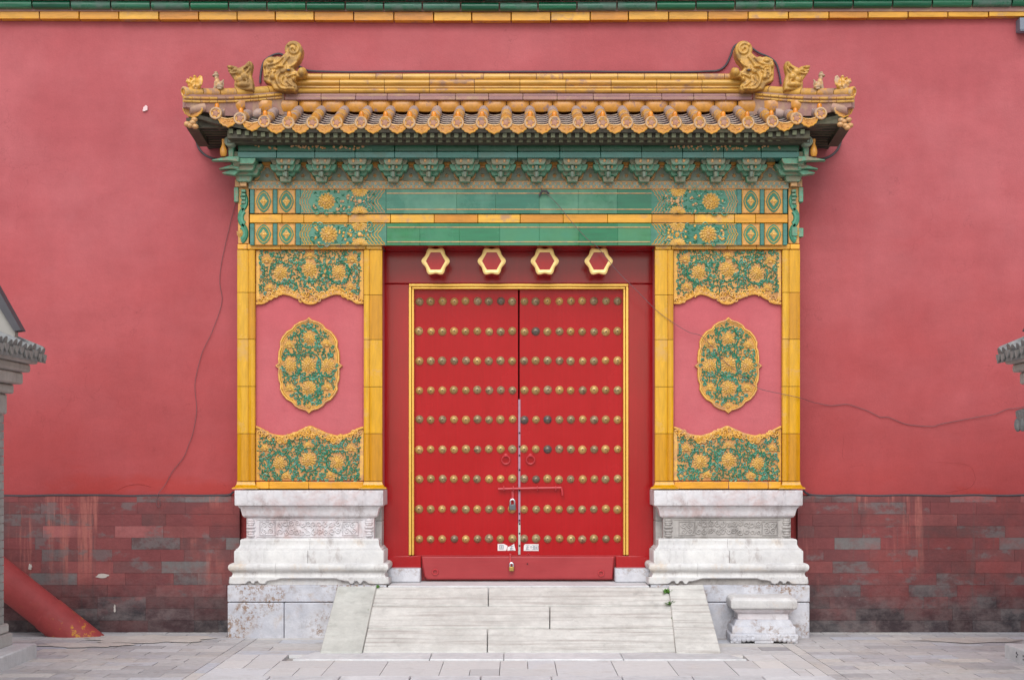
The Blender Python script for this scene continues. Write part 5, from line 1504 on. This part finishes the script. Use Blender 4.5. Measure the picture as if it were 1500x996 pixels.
# ---------------------------------------------------------------- door leaves
rowq = [441.5, 485.5, 528.5, 571.5, 614.5, 658, 701.5, 745.5, 789]
colsL = [614 + 17.05*k for k in range(9)]; colsR = [768 + 17.05*k for k in range(9)]
sm = MB(); r = 5.75*(D+YL)/F
sm.lathe([(r*1.05, 0), (r*1.05, .004), (r*.95, .010), (r*.80, .016), (r*.62, .026), (r*.40, .031), (r*.30, .032), (r*.26, .040), (r*.16, .042)], (0,0,0), 'y', 14)
sm.lathe([(r*.19, .040), (r*.17, .0432), (.0005, .0435)], (0,0,0), 'y', 10, 1)
stud_me = sm.mesh("stud", [M['stud'], M['studhole']], ang=45)
leaves = {}
for nm, p0, p1, cols, lab in (("door_leaf", 605.5, 758.9, colsL, "red studded door leaf on the left, carrying the grey padlock"), ("door_leaf", 761.1, 914.5, colsR, "red studded door leaf on the right, with the bent end of the bolt")):
    x0, x1 = px(p0, YL), px(p1, YL); z0, z1 = pz(812.8, YL), pz(418, YL)
    T = thing(nm, lab, "door", ((x0+x1)/2, YL, z0), "leaves of the red double door"); leaves[p0] = T
    mb = MB(); mb.box(x0, x1, YL, YL+.08, z0-.06, z1); P = mb.obj("panel", M['door'], T, bevel=.004)
    for rq in rowq:
        for c in cols:
            o = bpy.data.objects.new("stud", stud_me); COL.objects.link(o); o.parent = T
            o.location = Vector((px(c + R.uniform(-.5, .5), YL), YL+.001, pz(rq + R.uniform(-.6, .6), YL))) - BASE[T.name]
            o.rotation_euler = (R.uniform(-.06, .06), R.uniform(0, 6), R.uniform(-.06, .06)); s_ = R.uniform(.94, 1.06); o.scale = (s_, 1, s_)
    pc = 741 if p0 < 700 else 777
    c = Vector((px(pc, YL), YL, pz(667, YL))); k = U
    mb = MB(); mb.lathe([(3.2*k, 0), (3.0*k, .006), (1.8*k, .012), (1.2*k, .026), (.001, .03)], (c.x, YL, c.z), 'y', 14); K = mb.obj("pull_plate", M['iron'], T)
    mb = MB(); mb.tube([(c.x + 6.2*k*math.cos(a), YL-.026 + .010*math.sin(a)*-1, c.z - 6.6*k + 6.2*k*math.sin(a)) for a in [2*PI*i/20 for i in range(20)]], .0065, 7, closed=True); mb.obj("ring", M['iron'], K)
TL, TR = leaves[605.5], leaves[761.1]
mb = MB(); yb = YL - .035
mb.tube([W(729.5, 716, yb), W(780, 714.8, yb), W(822, 714.2, yb)], .011, 8)
mb.tube([W(822.5, 713, yb), W(823.6, 720, yb), W(824, 725.5, yb)], [.010, .012, .010], 8)
tag(mb.obj("door_bolt", M['iron'], off=W(776, 715, yb)), "red painted sliding bolt bar across both door leaves", "bolt")
for pp, T in ((738, TL), (752, TL), (787, TR), (814, TR)):
    mb = MB(); c = W(pp, 715, YL)
    mb.tube([(c.x, YL+.005, c.z+.018), (c.x, yb-.010, c.z+.018), (c.x, yb-.018, c.z), (c.x, yb-.010, c.z-.018), (c.x, YL+.005, c.z-.018)], .006, 6); mb.obj("bolt_staple", M['iron'], T)
mb = MB(); c = W(751, 720, YL); mb.box(c.x-.012, c.x+.012, YL-.012, YL+.002, pz(733, YL), pz(719, YL)); mb.obj("hasp_plate", M['iron'], TL, bevel=.003)
mb = MB(); c = W(774, 811, YL)
mb.tube([(c.x-.014, YL+.002, c.z-.016), (c.x-.014, YL-.022, c.z-.006), (c.x, YL-.026, c.z+.008), (c.x+.014, YL-.022, c.z-.006), (c.x+.014, YL+.002, c.z-.016)], .005, 6); mb.obj("staple", M['iron'], TR)
mb = MB(); mb.box(px(759.1, YL), px(762.4, YL), YL-.006, YL+.004, pz(765, YL), pz(585, YL))
S1 = mb.obj("cover_strip", M['strip'], TR, bevel=.002)
mb = MB(); mb.box(px(759.1, YL), px(762.4, YL), YL-.007, YL+.004, pz(812, YL), pz(765.5, YL)); mb.obj("white_cover_strip", M['stripwhite'], TR, bevel=.002)
mb = MB()
for q in (634, 654, 667, 688, 718, 752, 762, 767, 781, 799):
    mb = MB(); c = W(761, q, YL); mb.lathe([(.009, 0), (.009, .004), (.001, .005)], (c.x, YL-.006, c.z), 'y', 8); mb.obj("strip_nail", M['black'], S1)
def lock(p, q, w, h, body, sh, label, Y, tall=8):
    c = W(p, q, Y); k = U
    T = thing("padlock", label, "padlock", c)
    mb = MB(); mb.box(c.x-w*k/2, c.x+w*k/2, Y-.02, Y+.012, c.z-h*k, c.z); mb.obj("lock_body", M[body], T, bevel=.006)
    mb = MB(); rr_ = w*k*.32
    mb.tube([(c.x-rr_, Y-.004, c.z-.004), (c.x-rr_, Y-.004, c.z+tall*k*.55)] + [(c.x + rr_*math.cos(a), Y-.004, c.z + tall*k*.55 + rr_*math.sin(a)) for a in [PI*(1-i/8) for i in range(9)]] + [(c.x+rr_, Y-.004, c.z-.004)], .0085, 8); mb.obj("shackle", M['steel'], T)
lock(750.6, 738.5, 10, 8.6, 'lockgrey', 'steel', "grey padlock with bright shackle hanging under the door bolt", YL-.04)
YT = -.03
def notice(pts, marks, label):
    Y = YL - .004; c = W(sum(p[0] for p in pts)/len(pts), sum(p[1] for p in pts)/len(pts), Y)
    mb = MB(); mb.prism([(px(a, Y), pz(b, Y)) for a, b in pts], Y, Y+.0025); o = mb.obj("paper_notice", M['paper'], off=c); tag(o, label, "notice", "paper seals on the door leaves")
    mb = MB()
    for x, q, w, h in marks: mb.box(px(x-w/2, Y), px(x+w/2, Y), Y-.0012, Y+.001, pz(q+h/2, Y), pz(q-h/2, Y))
    mb.obj("faded_writing", M['ink'], o, off=c)
def glyph(x, q, kind_):
    h = 5.6; w = 5.6; st = .75
    if kind_ == 0: return [(x, q-h/2, w, st), (x, q+h/2, w, st), (x-w/2, q, st, h), (x+w/2, q, st, h), (x, q-.6, w*.7, st), (x, q+1.2, w*.7, st), (x, q, st, h*.6)]
    if kind_ == 1: return [(x, q-h/2, w, st), (x, q, w*.9, st), (x, q+h/2, w, st), (x, q, st, h), (x-w*.3, q+1.3, st, 2.6)]
    return [(x-w*.3, q, st, h), (x-w*.3, q-1, w*.45, st), (x+w*.22, q-h/2, w*.5, st), (x+w*.22, q, w*.5, st), (x+w*.22, q+h/2, w*.5, st), (x+w*.42, q, st, h)]
notice([(729, 796.3), (738, 796.2), (743.5, 799), (741.5, 806.2), (729, 806.3)], glyph(734.5, 801, 0), "torn left piece of a white paper seal under the door studs")
notice([(743.5, 801), (748, 799.4), (753, 796.2), (755.3, 806), (743, 806.2)], glyph(749.5, 802.3, 1), "torn tapering piece of a white paper seal beside the door gap")
notice([(767.5, 798.5), (769, 796.6), (789, 796.6), (789, 806.5), (767, 806.4)], glyph(773, 801.6, 1) + glyph(779.5, 801.6, 2) + glyph(785.5, 801.6, 0), "whole oblong white paper seal with grey writing, not torn")

# ---------------------------------------------------------------- threshold board
tb = thing("threshold_board", "faded red wooden threshold board across the foot of the door", "threshold", (px(759, YT), YT, ZP))
mb = MB()
zt_ = pz(814.5, YT); zb_ = ZP + .006
P = [(617.5, 814.5), (900.5, 814.5), (900, 820), (897.5, 848.6), (892, 848.8), (626, 848.8), (621, 845), (618.5, 830)]
mb.prism([(px(a, YT), max(pz(b, YT), zb_)) for a, b in P], YT, YT+.09, 0, .012); mb.obj("board", M['board'], tb, bevel=.004)
mb = MB(); mb.box(px(610, .05), px(908, .05), YT+.085, .16, ZP+.002, pz(813, .06)); mb.obj("rear_rail", M['board'], tb)
for p, q in ((637.5, 834), (880.5, 836)):
    c = W(p, q, YT); mb = MB(); mb.lathe([(.011, 0), (.010, .010), (.004, .018), (.0005, .02)], (c.x, YT, c.z), 'y', 10)
    mb.tube([(c.x + .026*math.cos(a), YT-.012, c.z - .022 + .026*math.sin(a)) for a in [2*PI*i/16 for i in range(16)]], .0055, 6, closed=True); mb.obj("ring", M['iron'], tb)
mb = MB(); c = W(747.5, 808, YT)
mb.box(c.x-.010, c.x+.010, YT-.018, YT+.06, pz(813, YT), pz(811, YT)); mb.box(c.x-.009, c.x+.009, YT-.014, YT-.006, pz(824, YT), pz(811, YT)); mb.obj("hasp", M['iron'], tb, bevel=.002)
for q in (825.5,): mb = MB(); c = W(772.5, q, YT); mb.lathe([(.007, 0), (.006, .004), (.001, .004)], (c.x, YT-.002, c.z), 'y', 8); mb.obj("nail_hole", M['black'], tb)
lock(749.3, 829.6, 7.6, 6.6, 'lockbrass', 'steel', "small brass padlock hanging on the threshold board", YT-.03, 5.5)

# ---------------------------------------------------------------- cables and wires
def wire(nm, pts, r, mat, label, cat, n=5):
    P = [W(a, b, y) for a, b, y in pts]
    mb = MB(); mb.tube(smoothline(P, n), r, 6); o = mb.obj(nm, M[mat], off=P[0]); tag(o, label, cat); return o
jit = lambda p, q, y: (p, q + R.uniform(-.5, .5), y)
wire("ledge_cable", [jit(p, 725.6 + .4*math.sin(p), -.03) for p in range(-200, 331, 26)] + [(336, 724.5, -.04), (342, 720, -.07)], .011, 'cable', "dark cable lying along the ledge left of the gate", "cable", 3)
wire("ledge_cable", [(1177, 718, -.07), (1181, 722, -.05), (1190, 725, -.03)] + [jit(p, 725.4, -.03) for p in range(1216, 1720, 26)], .011, 'cable', "dark cable lying along the ledge right of the gate", "cable", 3)
for f, s_ in ((lambda p: p, "left"), (mir, "right")):
    if s_ == "left": pts = [(381, 122, -.02), (382, 108, -.02), (386, 92, -.02), (396, 83, -.02), (408, 79, -.02), (418, 83, -.02), (436, 96, -.02), (446, 102, -.02), (456, 104.5, -.02)] + [jit(p, 105.4, -.02) for p in range(480, 760, 40)] + [(759.6, 105.4, -.02)]
    else: pts = [(1144, 124, -.02), (1141, 106, -.02), (1136, 92, -.02), (1126, 84, -.02), (1112, 78, -.02), (1100, 70, -.02), (1088, 64, -.02), (1076, 68, -.02), (1070, 82, -.02), (1063, 96, -.02), (1052, 103.6, -.02), (1036, 104.8, -.02)] + [jit(p, 105.4, -.02) for p in range(1010, 770, -40)] + [(759.8, 105.4, -.02)]
    wire("ridge_cable", pts, .010, 'cable', "dark cable on the wall, looping round the %s dragon finial and along the ridge" % s_, "cable", 4)
    wire("eave_cable", [(f(287), 196, -.05), (f(288), 208, -.05), (f(293), 220, -.05), (f(303), 229, -.05), (f(316), 233.5, -.05), (f(338), 236, -.05)], .012, 'cable', "dark cable bending down the wall below the %s roof corner" % s_, "cable", 4)
wire("hanging_wire", [(346, 296, -.012), (344, 302, -.012), (334, 341.6, -.012), (324, 388, -.014), (322, 415, -.012), (325, 443, -.013), (311, 485, -.015), (298, 512, -.013), (292, 531, -.014), (285.5, 563, -.015), (288, 600, -.016), (283, 632.5, -.014), (276, 652, -.016), (269, 669.5, -.014), (253, 690, -.014), (243, 708, -.015), (232, 723, -.045), (229, 736, -.055), (232, 742.5, -.055), (235, 738, -.055), (233, 731, -.055)], .0026, 'wire', "thin dark wire trailing down the red wall to the ledge, ending in a loop", "wire")
wire("crossing_wire", [(792, 275, -.38), (796, 281, -.40), (803, 286, -.41), (818, 301, -.41), (838, 326, -.42), (862, 352, -.42), (875, 362, -.40), (905, 398, -.38), (935, 428, -.37), (962, 455, -.36), (988, 474, -.355), (1010, 487, -.345), (1030, 494, -.34), (1060, 528, -.335), (1095, 556, -.335), (1112, 569, -.335), (1146, 577, -.355), (1173, 583, -.355), (1184, 587, -.12), (1200, 591, -.03), (1218, 594, -.016), (1240, 592, -.016), (1255, 596, -.016), (1272, 602, -.016), (1289, 610.5, -.016), (1301.5, 611, -.016), (1327, 621, -.016), (1355, 624, -.016), (1369, 624, -.016), (1378, 621, -.016), (1414.5, 614, -.016), (1436, 610, -.016), (1457, 606.5, -.016), (1476, 599, -.016), (1489, 598, -.016), (1530, 592, -.016), (1600, 602, -.016)], .0028, 'wire', "thin wire slanting across the lintel and right pier onto the wall", "wire")
mb = MB(); c = W(799, 282, -.39); mb.tube([W(790, 287, -.385), W(794, 280, -.40), W(800, 280, -.40), (W(804, 284, -.39))], .010, 6); tag(mb.obj("wire_hook", M['cable'], off=c), "small dark hook on the upper green beam holding the wire", "hook")

# ---------------------------------------------------------------- gatehouses at both edges
def gatehouse(s_, label, lab_step):
    XE = -3.955 if s_ < 0 else 4.055          # eave line
    xw = -4.285 if s_ < 0 else 4.385          # wall face
    yF = -1.93                                # far end
    T = thing("side_gatehouse", label, "gatehouse", (xw - .4*-s_*-1 if False else xw + s_*.4, -3.0, 0))
    out = s_                                   # outward (away from the picture centre)
    def bx(mb, x0, x1, y0, y1, z0, z1): mb.box(x0, x1, y0, y1, z0, z1)
    mb = MB(); z = .30
    r2 = random.Random(5)
    while z < 2.05:
        y = -5.0 - r2.uniform(0, .2)
        while y < yF - .06:
            L = .26; mb.box(xw, xw + out*.5, y+.003, min(y+L, yF-.06)-.003, z+.003, z+.067); y += L
        z += .07
    mb.obj("brick_pier", M['greybrick'], T)
    mb = MB(); mb.box(xw + out*.012, xw + out*1.2, -5.0, yF-.07, .1, 2.2); mb.obj("pier_core", M['gatestone'], T)
    mb = MB(); mb.box(xw - out*.055, xw + out*.6, -5, yF-.0, .11, .22); mb.box(xw - out*.03, xw + out*.6, -5, yF-.02, .222, .30); mb.obj("pier_footing", M['gatestone'], T, bevel=.015)
    mb = MB()
    for k, (z0, z1, o) in enumerate(((2.05, 2.22, .04), (2.222, 2.30, .09), (2.302, 2.40, .16), (2.402, 2.47, .215), (2.472, 2.535, .27))):
        mb.box(xw - out*o, xw + out*.7, -5, yF - .09 + .02*k, z0, z1)
    mb.obj("cornice", M['gatestone'], T, bevel=.016)
    # tiled eave
    for k in range(24):
        y = yF - .02 - .112*k; j = r2.uniform(-.012, .012)
        mb = MB(); mb.tube([(xw + out*.25, y, 2.80 + j), (XE + out*.02, y, 2.575 + j)], [.045, .05], 9); t_ = mb.obj("barrel_tile_run", M['clay'], T, ang=50)
        mb = MB(); y2 = y - .056; c = (XE - out*.01, y2, 2.545 + j)
        mb.prism([(-.05, 0), (.05, 0), (.035, -.04), (0, -.065), (-.035, -.04)], 0, .014); mb.v = [(XE - out*.02 + out*v[1] + out*-.35*v[2]*0, y2 + v[0], 2.56 + j + v[2]) for v in mb.v]; mb.obj("drip_tile", M['clay'], T)
    mb = MB(); a, b = sorted((XE, xw + out*.9)); 
    za, zb3 = (2.54, 2.86)
    if out > 0: zz_ = (za, zb3)
    else: zz_ = (zb3, za)
    mb.hexa([(a, -5, zz_[0]-.06), (b, -5, zz_[1]-.06), (b, yF, zz_[1]-.06), (a, yF, zz_[0]-.06)], [(a, -5, zz_[0]), (b, -5, zz_[1]), (b, yF, zz_[1]), (a, yF, zz_[0])]); mb.obj("eave_slab", M['clay'], T)
    mb = MB(); mb.tube([(XE + out*.03, yF+.0, 2.59), (xw + out*.3, yF+.0, 2.84)], .035, 8); mb.obj("verge_tile", M['clay'], T)
    # upper gable with its dark verge
    yg = -2.25
    q = lambda p, y=yg: px(p if s_ < 0 else 755*2 + 25 - p, y)
    mb = MB(); G = [(q(-60), pz(310, yg)), (q(38), pz(485.5, yg)), (q(28), pz(487, yg)), (q(-70), pz(330, yg))]; mb.prism(G, yg-.12, yg); mb.obj("gable_roof_edge", M['darkroof'], T)
    mb = MB(); G = [(q(-65), pz(345, yg)), (q(27), pz(487.5, yg)), (q(26), pz(500, yg)), (q(-65), pz(500, yg))]; mb.prism(G, yg-.08, yg-.002); mb.obj("gable_wall", M['wood'], T)
    if s_ > 0:                                # lower tiled capping on the right side only
        mb = MB(); mb.box(xw - .02, xw + .5, -5, yF - .05, 1.95, 2.0); mb.obj("string_course", M['gatestone'], T)
        for k in range(8):
            y = yF - .10 - .112*k; mb = MB(); mb.tube([(xw + .2, y, 2.16), (4.20, y, 2.03)], [.045, .055], 9); mb.obj("barrel_tile_run", M['clay'], T, ang=50)
            mb = MB(); mb.ell((4.215, y + .056, 1.965), (.03, .045, .06), None, 8, 6); mb.obj("drip_tile", M['clay'], T)
    # step at its foot
    XS_ = -4.056 if s_ < 0 else 4.145
    yS = -1.84; c = (XS_ + out*.3, -3, 0)
    mb = MB(); z1 = .118; y = yS
    L = (.9, .9, .9, .9)
    for l in L: mb.box(XS_, XS_ + out*.7, y - l + .003, y - .003, -.02, z1 + r2.uniform(-.002, .002)); y -= l
    o = mb.obj("stone_step", M['kerb'], off=c, bevel=.012); tag(o, lab_step, "step")
    if s_ > 0:
        mb = MB()
        for y_, z_, rr_ in ((-2.14, .075, .012), (-2.14, .045, .010), (-2.17, .065, .009), (-2.30, .07, .010), (-2.30, .042, .009)): mb.ell((XS_ - .0005, y_, z_), (.0025, rr_*1.3, rr_), None, 8, 5)
        mb.obj("dark_speck", M['darkroof'], o, off=c)
gatehouse(-1, "grey brick gatehouse corner with tiled eave and dark gable, left edge", "pale stone step beside the slanting red pole")
gatehouse(1, "grey gatehouse corner with two tiled cappings at the right edge", "pale stone step with dark specks at the right edge")
